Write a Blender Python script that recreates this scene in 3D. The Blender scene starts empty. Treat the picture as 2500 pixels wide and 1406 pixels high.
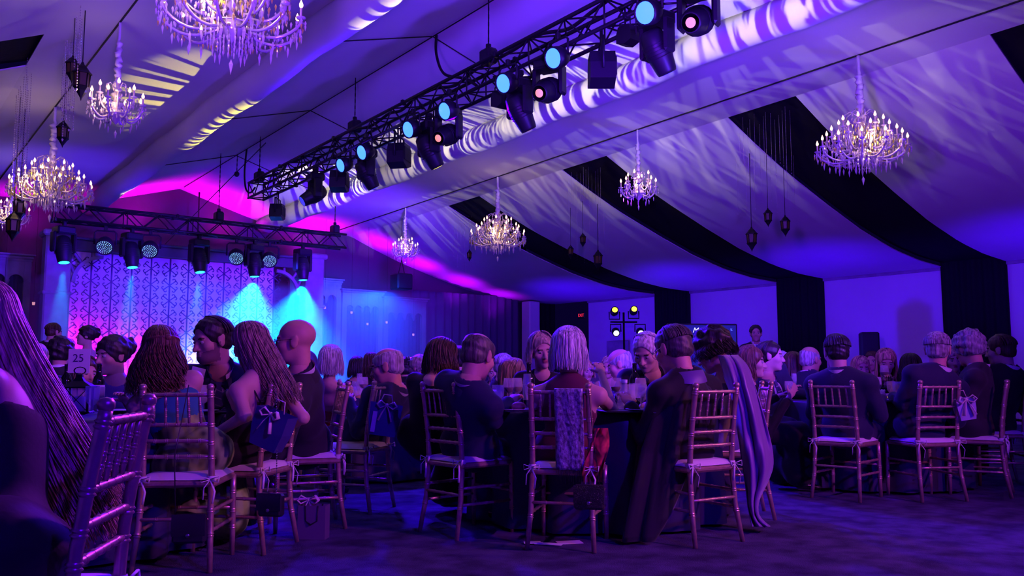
import bpy, bmesh, math, random
import numpy as np
from mathutils import Vector, Matrix
random.seed(7); rng = np.random.default_rng(7)
PI = math.pi
scene = bpy.context.scene
COL = scene.collection

# ------------------------------------------------------------------ camera
FPX = 2100.0                                   # focal length in pixels of a 2500 px wide frame
YAW = math.radians(38.2)                       # the room runs along Y, the camera looks across it
PITCH = math.atan((910 - 703) / FPX)
EYE = np.array([0.0, 0.0, 1.0])
FH = np.array([math.sin(YAW), math.cos(YAW), 0.0])
RT = np.array([math.cos(YAW), -math.sin(YAW), 0.0])
ZZ = np.array([0.0, 0.0, 1.0])
FW = FH * math.cos(PITCH) + ZZ * math.sin(PITCH)
UP = -FH * math.sin(PITCH) + ZZ * math.cos(PITCH)
cam = bpy.data.objects.new('camera', bpy.data.cameras.new('camera')); COL.objects.link(cam)
cam.data.sensor_width = 36.0; cam.data.lens = 36.0 * FPX / 2500.0
cam.data.clip_start = 0.05; cam.data.clip_end = 200
cam.matrix_world = Matrix(((RT[0], UP[0], -FW[0], EYE[0]), (RT[1], UP[1], -FW[1], EYE[1]), (RT[2], UP[2], -FW[2], EYE[2]), (0, 0, 0, 1)))
scene.camera = cam
def ray(u, v): return FW + RT * (u - 1250) / FPX - UP * (v - 703) / FPX
def pd(u, v, d):                                # point of a sight line at a forward distance
    r = ray(u, v); return EYE + r * (d / np.dot(r, FH))
def pX(u, v, X): r = ray(u, v); return EYE + r * (X / r[0])
def pY(u, v, Y): r = ray(u, v); return EYE + r * (Y / r[1])

# ------------------------------------------------------------------ world, exposure
world = bpy.data.worlds.new('world'); scene.world = world; world.use_nodes = True
world.node_tree.nodes['Background'].inputs[0].default_value = (0.10, 0.02, 1.0, 1)
world.node_tree.nodes['Background'].inputs[1].default_value = 0.02
vs = scene.view_settings
vs.view_transform = 'Standard'; vs.look = 'None'; vs.exposure = 0.0; vs.gamma = 1.0; vs.use_curve_mapping = False
cy = scene.cycles
cy.use_denoising = True; cy.use_light_tree = False; cy.use_adaptive_sampling = True; cy.adaptive_threshold = 0.05; cy.adaptive_min_samples = 16
cy.max_bounces = 5; cy.diffuse_bounces = 2; cy.glossy_bounces = 2
cy.transmission_bounces = 4; cy.transparent_max_bounces = 8; cy.volume_bounces = 0
cy.sample_clamp_indirect = 3.0; cy.caustics_reflective = False; cy.caustics_refractive = False

# ------------------------------------------------------------------ stage and wash lights
def aim(o, target):
    d = Vector(target) - o.location
    o.rotation_euler = d.to_track_quat('-Z', 'Y').to_euler()
def spot(name, loc, target, color, power, angle, blend=0.5, radius=0.08):
    l = bpy.data.lights.new(name, 'SPOT'); l.energy = power; l.color = color
    l.spot_size = math.radians(angle); l.spot_blend = blend; l.shadow_soft_size = radius
    o = bpy.data.objects.new(name, l); COL.objects.link(o); o.location = loc; aim(o, target); return o
def area(name, loc, target, color, power, sx, sy):
    l = bpy.data.lights.new(name, 'AREA'); l.shape = 'RECTANGLE'; l.energy = power; l.color = color
    l.size = sx; l.size_y = sy
    o = bpy.data.objects.new(name, l); COL.objects.link(o); o.location = loc; aim(o, target); return o
def point(name, loc, color, power, radius=0.1):
    l = bpy.data.lights.new(name, 'POINT'); l.energy = power; l.color = color; l.shadow_soft_size = radius
    o = bpy.data.objects.new(name, l); COL.objects.link(o); o.location = loc; return o
BLUE = (0.045, 0.0, 1.0); VIOLET = (0.20, 0.022, 1.0); MAGENTA = (1.0, 0.0, 1.0); PINK = (0.80, 0.11, 0.95)
CYAN = (0.0, 0.42, 1.0); WHITE = (1.0, 0.88, 0.48); YELLOW = (1.0, 0.82, 0.05)

def gobo(name, loc, target, color, power, angle, scale, lo, hi, stretch=1.0, roll=0.0):
    """A pattern projector: a spot whose beam goes through a procedural pattern plate."""
    o = spot(name, loc, target, color, power, angle, 0.15, 0.015)
    o.rotation_euler.rotate_axis('Z', roll)
    l = o.data; l.use_nodes = True; nt = l.node_tree; N = nt.nodes; L = nt.links
    em = N.get('Emission') or N.new('ShaderNodeEmission')
    tc = N.new('ShaderNodeTexCoord'); sep = N.new('ShaderNodeSeparateXYZ'); L.new(tc.outputs['Normal'], sep.inputs[0])
    dx = N.new('ShaderNodeMath'); dx.operation = 'DIVIDE'; L.new(sep.outputs[0], dx.inputs[0]); L.new(sep.outputs[2], dx.inputs[1])
    dy = N.new('ShaderNodeMath'); dy.operation = 'DIVIDE'; L.new(sep.outputs[1], dy.inputs[0]); L.new(sep.outputs[2], dy.inputs[1])
    cb = N.new('ShaderNodeCombineXYZ'); L.new(dx.outputs[0], cb.inputs[0]); L.new(dy.outputs[0], cb.inputs[1])
    mp = N.new('ShaderNodeMapping'); mp.inputs['Scale'].default_value = (scale, scale * stretch, 1); L.new(cb.outputs[0], mp.inputs[0])
    nz = N.new('ShaderNodeTexNoise'); nz.inputs['Scale'].default_value = 1.0; nz.inputs['Detail'].default_value = 2.5
    nz.inputs['Distortion'].default_value = 1.6; L.new(mp.outputs[0], nz.inputs['Vector'])
    rp = N.new('ShaderNodeValToRGB'); rp.color_ramp.elements[0].position = lo; rp.color_ramp.elements[1].position = hi
    L.new(nz.outputs['Fac'], rp.inputs[0]); L.new(rp.outputs[0], em.inputs['Strength'])
    return o

def ceil_top(x): return float(np.interp(abs(x - 6.43), [0, 4, 4.7, 7.5, 9.8, 11.8], [5.5, 4.85, 4.8, 3.8, 3.3, 3.15]))
# blue wash on the right wall bays and the low end of the liner (floor uplights among the far tables)
for yc in (5.9, 9.95, 13.95, 17.9):
    spot('wall_uplight', (14.8, yc, 0.9), (17.5, yc, 3.3), BLUE, 330, 100, 1.0, 0.12)
# violet wash over the pitched liner, the ridge and the left band
spot('ceiling_wash', (3.0, 3.0, 2.6), (13.2, 10.5, 4.6), (0.165, 0.012, 1.0), 2500, 74, 1.0, 0.2)
spot('ceiling_wash', (8.5, 2.0, 1.6), (15.2, 6.5, 4.2), VIOLET, 420, 90, 1.0, 0.2)
spot('ceiling_wash', (6.0, 2.0, 2.0), (7.6, 12.0, 5.2), (0.11, 0.03, 1.0), 2600, 90, 1.0, 0.2)
spot('ceiling_wash', (1.0, 3.5, 2.2), (2.6, 11.5, 5.2), (0.20, 0.04, 1.0), 1500, 90, 1.0, 0.2)
spot('band_blue', (13.6, 4.0, 1.0), (9.4, 5.6, 5.0), BLUE, 420, 46, 1.0, 0.1)
spot('band_blue', (13.2, 9.0, 1.0), (9.4, 10.6, 5.0), BLUE, 420, 50, 1.0, 0.1)
spot('gable_wash', (8.0, 12.5, 2.0), (9.5, 21.3, 3.6), (0.10, 0.0, 1.0), 4200, 75, 1.0, 0.2)
spot('gable_wash', (5.0, 13.0, 2.6), (2.0, 21.3, 3.6), (0.06, 0.0, 1.0), 2200, 60, 1.0, 0.2)
# magenta wash on the last bay, from the lamps behind the stage set
for x, e in ((3.2, 110), (5.4, 260), (7.5, 300), (9.6, 260)):
    spot('magenta_uplight', (x, 20.9, ceil_top(x) - 1.5), (x, 20.75, ceil_top(x)), MAGENTA, e, 96, 1.0, 0.15)
for x, e in ((11.4, 120), (12.8, 110), (14.2, 90), (15.6, 55)):
    spot('magenta_uplight', (x, 20.6, ceil_top(x) - 1.0), (x + 0.2, 20.7, ceil_top(x)), (0.42, 0.0, 1.0), e, 100, 1.0, 0.15)
# blue wash from the long truss down on the tables, pink front light from the near end of the hall
for x, y, tx, ty, e in ((6.1, 13.0, 2.5, 6.5, 4200), (6.1, 9.0, 3.5, 4.0, 2600), (6.1, 5.5, 6.5, 3.0, 2200)):
    spot('truss_blue_wash', (x, y, 4.2), (tx, ty, 0.6), (0.05, 0.0, 1.0), e, 85, 0.8, 0.12)
spot('pink_front_light', (5.6, -3.2, 4.4), (4.2, 4.6, 0.7), PINK, 1250, 62, 0.8, 0.12)
spot('warm_front_light', (8.6, -1.6, 4.3), (4.3, 3.9, 0.8), (1.0, 0.30, 0.50), 420, 34, 0.9, 0.1)
spot('pink_front_light', (-2.6, 0.6, 4.2), (2.2, 5.4, 0.8), (0.78, 0.10, 0.95), 620, 60, 0.8, 0.12)
spot('violet_side_light', (5.6, 5.4, 4.2), (0.25, 2.3, 1.0), (0.40, 0.03, 1.0), 1900, 34, 0.8, 0.1)
spot('violet_front_light', (1.5, -4.0, 4.6), (4.0, 5.5, 0.2), (0.05, 0.0, 1.0), 1500, 95, 0.9, 0.15)
# pattern projectors: moving heads of the long truss throwing across the liner
for y, ty, e in ((3.4, 3.0, 110), (7.2, 7.6, 360), (10.9, 11.6, 320), (14.6, 16.2, 210)):
    g = gobo('pattern_projector', (6.52, y, 4.40), (12.0, ty, 4.78), WHITE, e, 74, 11.0, 0.53, 0.64, 1.0, 0.0)
    g.scale = (1.0, 0.13, 1.0)
for y, ty, e, an in ((15.6, 16.6, 330, 100), (12.4, 12.6, 190, 112), (9.0, 9.0, 190, 112), (5.6, 5.6, 160, 112)):
    g = gobo('pattern_projector', (6.52, y, 4.40), (8.35, ty, 5.02), WHITE, e, an, 8, 0.49, 0.54, 0.5, 0.0)
    g.scale = (1.0, 0.30, 1.0)
# heads of the long truss striping the left tube, low projectors near the camera patching the left liner
for y, e, c, an in ((13.0, 520, YELLOW, 92), (8.0, 260, YELLOW, 36), (18.3, 420, WHITE, 66)):
    g = gobo('pattern_projector', (5.88, y, 3.92), (4.34, y + 0.05, 4.96), c, e, an, 7.5, 0.49, 0.53, 0.3)
    g.scale = (1.0, 0.24, 1.0)
gobo('pattern_projector', (8.5, 2.5, 2.60), (3.3, 15.0, 4.94), WHITE, 420, 5, 24, 0.34, 0.48, 3.0)
gobo('pattern_projector', (8.5, 2.5, 2.60), (3.65, 11.2, 5.02), WHITE, 150, 5, 40, 0.46, 0.53, 3.0)
gobo('pattern_projector', (8.5, 2.5, 2.60), (1.0, 10.2, 4.86), YELLOW, 300, 6, 20, 0.38, 0.47, 2.0)
# backdrop: magenta from the floor, blue from the stage truss
for x, e in ((3.75, 480), (4.9, 260), (6.4, 150)):
    spot('backdrop_magenta', (x, 18.25, 0.75), (x, 19.0, 1.15), (1.0, 0.0, 0.9), e, 92, 1.0, 0.1)
for x, e in ((5.0, 330), (6.0, 700), (7.4, 360)):
    spot('backdrop_blue', (x, 16.7, 3.3), (x + 0.05, 19.0, 2.2), (0.02, 0.035, 1.0), e, 58, 1.0, 0.1)
spot('arcade_blue', (9.4, 16.6, 3.2), (10.6, 20.4, 1.4), (0.0, 0.07, 1.0), 3800, 75, 1.0, 0.1)

# ------------------------------------------------------------------ materials
MAT = {}
def pmat(name, color, rough=0.6, metal=0.0, spec=0.5, bump=None, vary=None, sheen=0.0, alpha=1.0, trans=0.0, emit=None, estr=0.0, ior=1.45):
    m = bpy.data.materials.new(name); m.use_nodes = True; nt = m.node_tree; N = nt.nodes; L = nt.links
    b = N['Principled BSDF']
    b.inputs['Base Color'].default_value = (*color, 1); b.inputs['Roughness'].default_value = rough
    b.inputs['Metallic'].default_value = metal; b.inputs['Specular IOR Level'].default_value = spec
    b.inputs['Sheen Weight'].default_value = sheen; b.inputs['Alpha'].default_value = alpha
    b.inputs['Transmission Weight'].default_value = trans; b.inputs['IOR'].default_value = ior
    if emit:
        b.inputs['Emission Color'].default_value = (*emit, 1); b.inputs['Emission Strength'].default_value = estr
        m.cycles.emission_sampling = 'NONE'
    if bump or vary:
        tc = N.new('ShaderNodeTexCoord')
    if vary:                                        # (scale vector, dark factor, light factor, detail)
        mp = N.new('ShaderNodeMapping'); mp.inputs['Scale'].default_value = vary[0]; L.new(tc.outputs['Object'], mp.inputs[0])
        nz = N.new('ShaderNodeTexNoise'); nz.inputs['Scale'].default_value = 1; nz.inputs['Detail'].default_value = vary[3] if len(vary) > 3 else 3
        L.new(mp.outputs[0], nz.inputs['Vector'])
        rp = N.new('ShaderNodeValToRGB'); rp.color_ramp.elements[0].position = 0.35; rp.color_ramp.elements[1].position = 0.65
        rp.color_ramp.elements[0].color = (*[c * vary[1] for c in color], 1); rp.color_ramp.elements[1].color = (*[min(1, c * vary[2]) for c in color], 1)
        L.new(nz.outputs['Fac'], rp.inputs[0]); L.new(rp.outputs[0], b.inputs['Base Color'])
    if bump:                                        # (scale vector, strength, distance)
        mp2 = N.new('ShaderNodeMapping'); mp2.inputs['Scale'].default_value = bump[0]; L.new(tc.outputs['Object'], mp2.inputs[0])
        n2 = N.new('ShaderNodeTexNoise'); n2.inputs['Scale'].default_value = 1; n2.inputs['Detail'].default_value = 3; L.new(mp2.outputs[0], n2.inputs['Vector'])
        bp = N.new('ShaderNodeBump'); bp.inputs['Strength'].default_value = bump[1]; bp.inputs['Distance'].default_value = bump[2]
        L.new(n2.outputs['Fac'], bp.inputs['Height']); L.new(bp.outputs[0], b.inputs['Normal'])
    MAT[name] = m; return m
pmat('liner', (0.78, 0.76, 0.78), 0.75, bump=((3, 3, 3), 0.15, 0.02), vary=((0.7, 0.7, 0.7), 0.94, 1.03))
pmat('black_drape', (0.012, 0.011, 0.016), 0.9, spec=0.1, bump=((9, 9, 0.4), 0.5, 0.02))
pmat('carpet', (0.085, 0.07, 0.16), 0.95, spec=0.05, bump=((160, 160, 160), 0.8, 0.01), vary=((5, 5, 5), 0.6, 1.35, 6))
pmat('blue_drape', (0.10, 0.09, 0.16), 0.75, spec=0.2, bump=((6, 6, 0.3), 0.4, 0.03))
pmat('set_paint', (0.34, 0.30, 0.34), 0.7, vary=((3, 3, 3), 0.8, 1.15), bump=((20, 20, 20), 0.2, 0.01))
pmat('dark_wall', (0.10, 0.08, 0.12), 0.9)
pmat('backdrop_panel', (0.82, 0.80, 0.82), 0.6)
pmat('scroll_paint', (0.10, 0.07, 0.16), 0.6)
pmat('rig_black', (0.012, 0.012, 0.016), 0.45, spec=0.4)
pmat('truss_black', (0.016, 0.015, 0.02), 0.4, metal=0.4)
pmat('rubber', (0.01, 0.01, 0.012), 0.6)
pmat('speaker_grille', (0.015, 0.015, 0.018), 0.7, bump=((120, 120, 120), 0.6, 0.004))
pmat('lens_blue', (0.1, 0.2, 0.6), 0.2, emit=(0.02, 0.09, 1.0), estr=6.0)
pmat('lens_blue_dim', (0.02, 0.02, 0.4), 0.2, emit=(0.03, 0.03, 1.0), estr=1.6)
pmat('lens_cyan', (0.1, 0.4, 0.6), 0.2, emit=(0.02, 0.80, 1.0), estr=3.5)
pmat('lens_warm', (0.6, 0.3, 0.2), 0.2, emit=(1.0, 0.30, 0.14), estr=1.1)
pmat('lens_yellow', (0.6, 0.5, 0.1), 0.2, emit=(1.0, 0.86, 0.05), estr=2.2)
pmat('lens_white', (0.6, 0.6, 0.6), 0.2, emit=(0.55, 0.8, 1.0), estr=4.0)
pmat('led_dot', (0.3, 0.4, 0.6), 0.2, emit=(0.30, 0.60, 1.0), estr=1.3)
pmat('crystal', (0.92, 0.82, 0.78), 0.08, metal=0.5, spec=1.0)
pmat('crystal_gobo_tint', (0.95, 0.85, 0.15), 0.1, metal=0.5, spec=1.0)  # yellow projector light reflected by the drops, put into their colour
pmat('glass_arm', (0.72, 0.62, 0.72), 0.12, metal=0.35, spec=1.0)
pmat('candle_sleeve', (0.78, 0.66, 0.52), 0.5)
pmat('bulb', (1, 0.8, 0.6), 0.3, emit=(1.0, 0.50, 0.26), estr=4.5)
pmat('sleeve_satin', (0.70, 0.64, 0.66), 0.35, spec=0.6, bump=((14, 14, 30), 0.5, 0.02))
pmat('lantern_iron', (0.012, 0.01, 0.012), 0.5, metal=0.5)
pmat('lantern_glow', (0.01, 0.005, 0.003), 0.4, emit=(1.0, 0.26, 0.05), estr=0.012)
pmat('tea_light', (0.8, 0.5, 0.5), 0.4, emit=(1.0, 0.42, 0.45), estr=0.75)
pmat('flame', (1, 0.6, 0.2), 0.4, emit=(1.0, 0.55, 0.15), estr=6.0)
pmat('exit_red', (0.5, 0.02, 0.02), 0.4, emit=(1.0, 0.03, 0.10), estr=1.0)
pmat('chair_gold', (0.66, 0.45, 0.34), 0.34, metal=0.65, vary=((30, 30, 30), 0.85, 1.1))
pmat('cushion', (0.80, 0.76, 0.74), 0.8, bump=((60, 60, 60), 0.2, 0.004))
pmat('navy_cloth', (0.035, 0.03, 0.085), 0.45, spec=0.5, bump=((40, 40, 40), 0.15, 0.004))
pmat('glass', (0.92, 0.92, 0.95), 0.03, trans=0.0, alpha=0.22, spec=1.0)
pmat('wine', (0.05, 0.0, 0.01), 0.1)
pmat('bottle_glass', (0.01, 0.012, 0.01), 0.08, spec=0.9)
pmat('paper', (0.82, 0.80, 0.80), 0.7)
pmat('china', (0.80, 0.78, 0.80), 0.2, spec=0.7)
pmat('steel', (0.6, 0.6, 0.62), 0.25, metal=1.0)
pmat('bread', (0.62, 0.36, 0.18), 0.7)
pmat('ink', (0.05, 0.02, 0.12), 0.6)

# ------------------------------------------------------------------ mesh helpers
class MB:
    """Collects shapes; build() links them as one mesh object."""
    def __init__(s): s.v = []; s.f = []; s.m = []; s.smooth = []
    def add(s, v, f, mi=0, sm=False):
        o = len(s.v); s.v.extend([tuple(map(float, q)) for q in v])
        s.f.extend([tuple(i + o for i in q) for q in f]); s.m.extend([mi] * len(f)); s.smooth.extend([sm] * len(f)); return s
    def box(s, c, d, mi=0, rot=None, bev=0.0):
        x, y, z = d[0] / 2, d[1] / 2, d[2] / 2
        if bev > 0:
            b = min(bev, x * .9, y * .9, z * .9); P = []
            for sx in (-1, 1):
                for sy in (-1, 1):
                    for sz in (-1, 1):
                        P += [(sx * (x - b), sy * (y - b), sz * z), (sx * (x - b), sy * y, sz * (z - b)), (sx * x, sy * (y - b), sz * (z - b))]
            bm = bmesh.new(); vs_ = [bm.verts.new(p) for p in P]; bmesh.ops.convex_hull(bm, input=vs_)
            bm.verts.index_update(); V = [tuple(q.co) for q in bm.verts]; Fc = [[q.index for q in f.verts] for f in bm.faces]; bm.free()
        else:
            V = [(-x, -y, -z), (x, -y, -z), (x, y, -z), (-x, y, -z), (-x, -y, z), (x, -y, z), (x, y, z), (-x, y, z)]
            Fc = [(0, 3, 2, 1), (4, 5, 6, 7), (0, 1, 5, 4), (1, 2, 6, 5), (2, 3, 7, 6), (3, 0, 4, 7)]
        if rot is not None: V = [rot @ Vector(q) for q in V]
        return s.add([(q[0] + c[0], q[1] + c[1], q[2] + c[2]) for q in V], Fc, mi)
    def tube(s, pts, rad, n=8, mi=0, caps=True, flat=1.0, sm=True):
        P = [Vector(p) for p in pts]; k = len(P)
        if not hasattr(rad, '__len__'): rad = [rad] * k
        V = []; Fc = []; pn = None
        for i in range(k):
            t = (P[min(i + 1, k - 1)] - P[max(i - 1, 0)])
            t = t.normalized() if t.length > 1e-9 else Vector((0, 0, 1))
            if pn is None:
                a = Vector((0, 0, 1)) if abs(t.z) < 0.9 else Vector((1, 0, 0)); pn = t.cross(a).normalized()
            else:
                pn = (pn - t * pn.dot(t)); pn = pn.normalized() if pn.length > 1e-6 else t.orthogonal().normalized()
            b = t.cross(pn)
            for j in range(n):
                a = 2 * PI * j / n; V.append(P[i] + (pn * math.cos(a) + b * math.sin(a) * flat) * rad[i])
        for i in range(k - 1):
            for j in range(n):
                Fc.append((i * n + j, i * n + (j + 1) % n, (i + 1) * n + (j + 1) % n, (i + 1) * n + j))
        s.add(V, Fc, mi, sm)
        if caps:
            o = len(s.v) - len(V)
            s.f.append(tuple(o + j for j in range(n - 1, -1, -1))); s.m.append(mi); s.smooth.append(False)
            s.f.append(tuple(o + (k - 1) * n + j for j in range(n))); s.m.append(mi); s.smooth.append(False)
        return s
    def lathe(s, prof, n=12, c=(0, 0, 0), mi=0, sm=True, R=None):
        V = []; Fc = []
        for r, z in prof:
            for j in range(n):
                a = 2 * PI * j / n; q = Vector((r * math.cos(a), r * math.sin(a), z))
                if R is not None: q = R @ q
                V.append((q[0] + c[0], q[1] + c[1], q[2] + c[2]))
        for i in range(len(prof) - 1):
            for j in range(n): Fc.append((i * n + j, i * n + (j + 1) % n, (i + 1) * n + (j + 1) % n, (i + 1) * n + j))
        return s.add(V, Fc, mi, sm)
    def grid(s, P, mi=0, sm=True):                     # P[i][j] points
        a, b = len(P), len(P[0]); V = [q for row in P for q in row]
        return s.add(V, [(i * b + j, i * b + j + 1, (i + 1) * b + j + 1, (i + 1) * b + j) for i in range(a - 1) for j in range(b - 1)], mi, sm)
    def ell(s, c, r, n=12, k=8, mi=0, R=None):
        V = []; Fc = []
        for i in range(k + 1):
            th = PI * i / k
            for j in range(n):
                a = 2 * PI * j / n; q = Vector((r[0] * math.sin(th) * math.cos(a), r[1] * math.sin(th) * math.sin(a), r[2] * math.cos(th)))
                if R is not None: q = R @ q
                V.append((q[0] + c[0], q[1] + c[1], q[2] + c[2]))
        for i in range(k):
            for j in range(n): Fc.append((i * n + j, (i + 1) * n + j, (i + 1) * n + (j + 1) % n, i * n + (j + 1) % n))
        return s.add(V, Fc, mi, True)
    def prism(s, poly, y0, y1, mi=0):                  # polygon in XZ pushed along Y
        n = len(poly); V = [(p[0], y0, p[1]) for p in poly] + [(p[0], y1, p[1]) for p in poly]
        return s.add(V, [tuple(range(n)), tuple(range(2 * n - 1, n - 1, -1))] + [(i, i + n, (i + 1) % n + n, (i + 1) % n) for i in range(n)], mi)
    def mesh(s, name, mats):
        me = bpy.data.meshes.new(name); me.from_pydata(s.v, [], s.f)
        for m in (mats if isinstance(mats, (list, tuple)) else [mats]): me.materials.append(MAT[m] if isinstance(m, str) else m)
        me.polygons.foreach_set('material_index', s.m); me.polygons.foreach_set('use_smooth', s.smooth); me.update(); return me
    def build(s, name, mats, parent=None, loc=None):
        return link(name, s.mesh(name, mats), parent, loc)
def link(name, me, parent=None, loc=None, rot=None, scale=None):
    o = bpy.data.objects.new(name, me); COL.objects.link(o)
    if parent is not None: o.parent = parent
    if loc is not None: o.location = loc
    if rot is not None: o.rotation_euler = rot
    if scale is not None: o.scale = scale
    return o
def tag(o, label, cat=None, group=None, kind=None):
    o['label'] = label
    if cat: o['category'] = cat
    if group: o['group'] = group
    if kind: o['kind'] = kind
    return o
def thing(name, label, cat, loc=(0, 0, 0), rotz=0.0, group=None):
    o = bpy.data.objects.new(name, None); COL.objects.link(o); o.location = loc; o.rotation_euler = (0, 0, rotz)
    o.empty_display_size = 0.1
    return tag(o, label, cat, group)
def dup(root, loc=None, rot=None, label=None, scale=None):
    r = root.copy(); COL.objects.link(r)
    if loc is not None: r.location = loc
    if rot is not None: r.rotation_euler = rot
    if scale is not None: r.scale = scale
    if label: r['label'] = label
    def kids(src, dst):
        for ch in src.children:
            c = ch.copy(); COL.objects.link(c); c.parent = dst; kids(ch, c)
    kids(root, r)
    return r
def struct(name, mb, mats, label, parent=None):
    o = mb.build(name, mats, parent)
    if parent is None: o['kind'] = 'structure'; o['label'] = label
    return o
# ================================================================== the hall
RIDGE = 6.43
def zoff(y): return -0.026 * (y - 10.0)            # the liner hangs a little lower towards the stage
PROF = [(0.0, 5.78), (1.9, 5.22), (2.0, 5.20), (4.02, 5.10), (4.68, 5.06), (5.4, 4.74), (6.24, 4.40), (7.5, 3.98), (8.65, 3.63), (9.8, 3.38), (10.8, 3.25), (11.77, 3.20)]
def ceil_z(x, y):
    q = abs(x - RIDGE)
    z = float(np.interp(q, [p[0] for p in PROF], [p[1] for p in PROF]))
    return z + zoff(y) * max(0.0, min(1.0, (11.77 - q) / 7.0))
Y0, Y1 = -7.0, 22.4
XR, XL = 18.2, -5.34
m = MB(); m.box(((XL + XR) / 2, 7.5, -0.05), (XR - XL, 31, 0.1)); struct('floor', m, 'carpet', 'dark patterned carpet floor of the banquet hall')
# the liner: a middle gable, two flat bands, then bays of white cloth with black gaps between
ceiling = bpy.data.objects.new('ceiling', None); COL.objects.link(ceiling); ceiling['kind'] = 'structure'
ceiling['label'] = 'white draped tent ceiling with black gaps between the bays'
def strip(x0, x1, ya, yb, lift=0.0, nx=20, ny=4, thick=0.02):
    mb = MB(); top = []; bot = []
    for i in range(nx + 1):
        x = x0 + (x1 - x0) * i / nx
        bot.append([(x, ya + (yb - ya) * j / ny, ceil_z(x, ya + (yb - ya) * j / ny) + lift) for j in range(ny + 1)])
    top = [[(p[0], p[1], p[2] + thick) for p in r] for r in bot]
    mb.grid(bot); mb.grid([list(reversed(r)) for r in top])
    for A, B in ((bot[0], top[0]), (list(reversed(bot[-1])), list(reversed(top[-1]))), ([r[-1] for r in bot], [r[-1] for r in top]), ([r[0] for r in reversed(bot)], [r[0] for r in reversed(top)])):
        mb.grid([B, A], sm=False)
    return mb
for sgn in (-1, 1):
    strip(RIDGE, RIDGE + sgn * 2.0, Y0, Y1, 0, 4, 12).build('ridge_slope', 'liner', ceiling)
    strip(RIDGE + sgn * 2.0, RIDGE + sgn * 4.02, Y0, Y1, 0, 4, 12).build('flat_band', 'liner', ceiling)
    strip(RIDGE + sgn * 4.02, RIDGE + sgn * 4.68, Y0, Y1, 0, 2, 12).build('edge_band', 'liner', ceiling)
    k = -3
    while True:
        ya = 8.5 + 4.03 * k; yb = ya + 2.77; k += 1
        if ya > 21.5: break
        if yb < Y0: continue
        if ya < 20.5 and yb > 19.0 : yb = Y1
        strip(RIDGE + sgn * 4.68, RIDGE + sgn * 11.77, max(ya, Y0), min(yb, Y1)).build('liner_panel', 'liner', ceiling)
        strip(RIDGE + sgn * 4.60, RIDGE + sgn * 11.77, ya - 1.28, ya + 0.02, 0.10, 20, 2).build('black_gap_cloth', 'black_drape', ceiling)
# right wall: white cloth bays and black drapes round the tent legs
wr = bpy.data.objects.new('wall_right', None); COL.objects.link(wr); wr['kind'] = 'structure'; wr['label'] = 'right wall of white cloth bays between black drapes'
def fold_sheet(x, ya, yb, z0, z1, amp, wl, nrm, n=None, axis='y'):
    n = n or max(6, int(abs(yb - ya) / wl * 8)); A = []; B = []
    for j in range(n + 1):
        t = ya + (yb - ya) * j / n; w = amp * math.sin(2 * PI * t / wl) + amp * 0.5 * math.sin(2 * PI * t / wl * 0.37 + 1)
        q = (x + nrm * w, t) if axis == 'y' else (t, x + nrm * w)
        A.append((q[0], q[1], z0)); B.append((q[0], q[1], z1))
    mb = MB(); mb.grid([A, B]); return mb
k = -2
while True:
    ya = 8.5 + 4.03 * k; yb = ya + 2.77; k += 1
    if ya > 20: break
    mb = MB(); mb.box((XR + 0.03, (ya + yb) / 2, 1.62), (0.04, yb - ya, 3.24)); mb.build('white_bay', 'liner', wr)
    mb = MB(); mb.box((XR - 0.02, (ya + yb) / 2, 3.17), (0.05, yb - ya, 0.06)); mb.build('eave_rail', 'set_paint', wr)
    fold_sheet(XR - 0.06, ya - 1.27, ya + 0.01, 0, 3.30, 0.03, 0.22, 1).build('black_drape', 'black_drape', wr)
m = MB(); m.box((XL, 7.5, 1.7), (0.1, 31, 3.4)); struct('wall_left', m, 'liner', 'white cloth left wall of the hall')
m = MB(); m.box(((XL + XR) / 2, Y0, 2.9), (XR - XL, 0.1, 5.8)); struct('wall_front', m, 'black_drape', 'dark draped end wall behind the camera')
m = MB(); m.box(((XL + XR) / 2, Y1, 3.0), (XR - XL, 0.1, 6.0)); struct('wall_back', m, 'dark_wall', 'dark gable end wall behind the stage set')
# gable valance that closes the ceiling towards the end wall
mb = MB(); n = 48; A = []; B = []
for i in range(n + 1):
    x = XL + (XR - XL) * i / n; z = ceil_z(x, 21.3); A.append((x, 21.3, z - 0.02)); B.append((x, 21.3, z - 0.02 - 0.0))
ga = MB(); ga.grid([[(p[0], 21.35, 0.0) for p in A], [(p[0], 21.35, p[2] + 0.05) for p in A]])
struct('trim_1', ga, 'dark_wall', 'dark cloth filling the gable behind the stage')
# two round padded tubes running the length of the hall under the flat bands
for sgn, nm in ((-1, 'left'), (1, 'right')):
    mb = MB(); pts = [(RIDGE + sgn * 2.05, y, 5.04 + zoff(y) + 0.02 * math.sin(y * 2.1)) for y in np.arange(Y0 + 0.1, 21.2, 0.35)]
    mb.tube(pts, [0.215 + 0.006 * math.sin(p[1] * 5) for p in pts], 24)
    struct('trim_2' if sgn < 0 else 'trim_3', mb, 'liner', 'cloth-wrapped tube along the %s side of the ridge' % nm)
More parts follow.
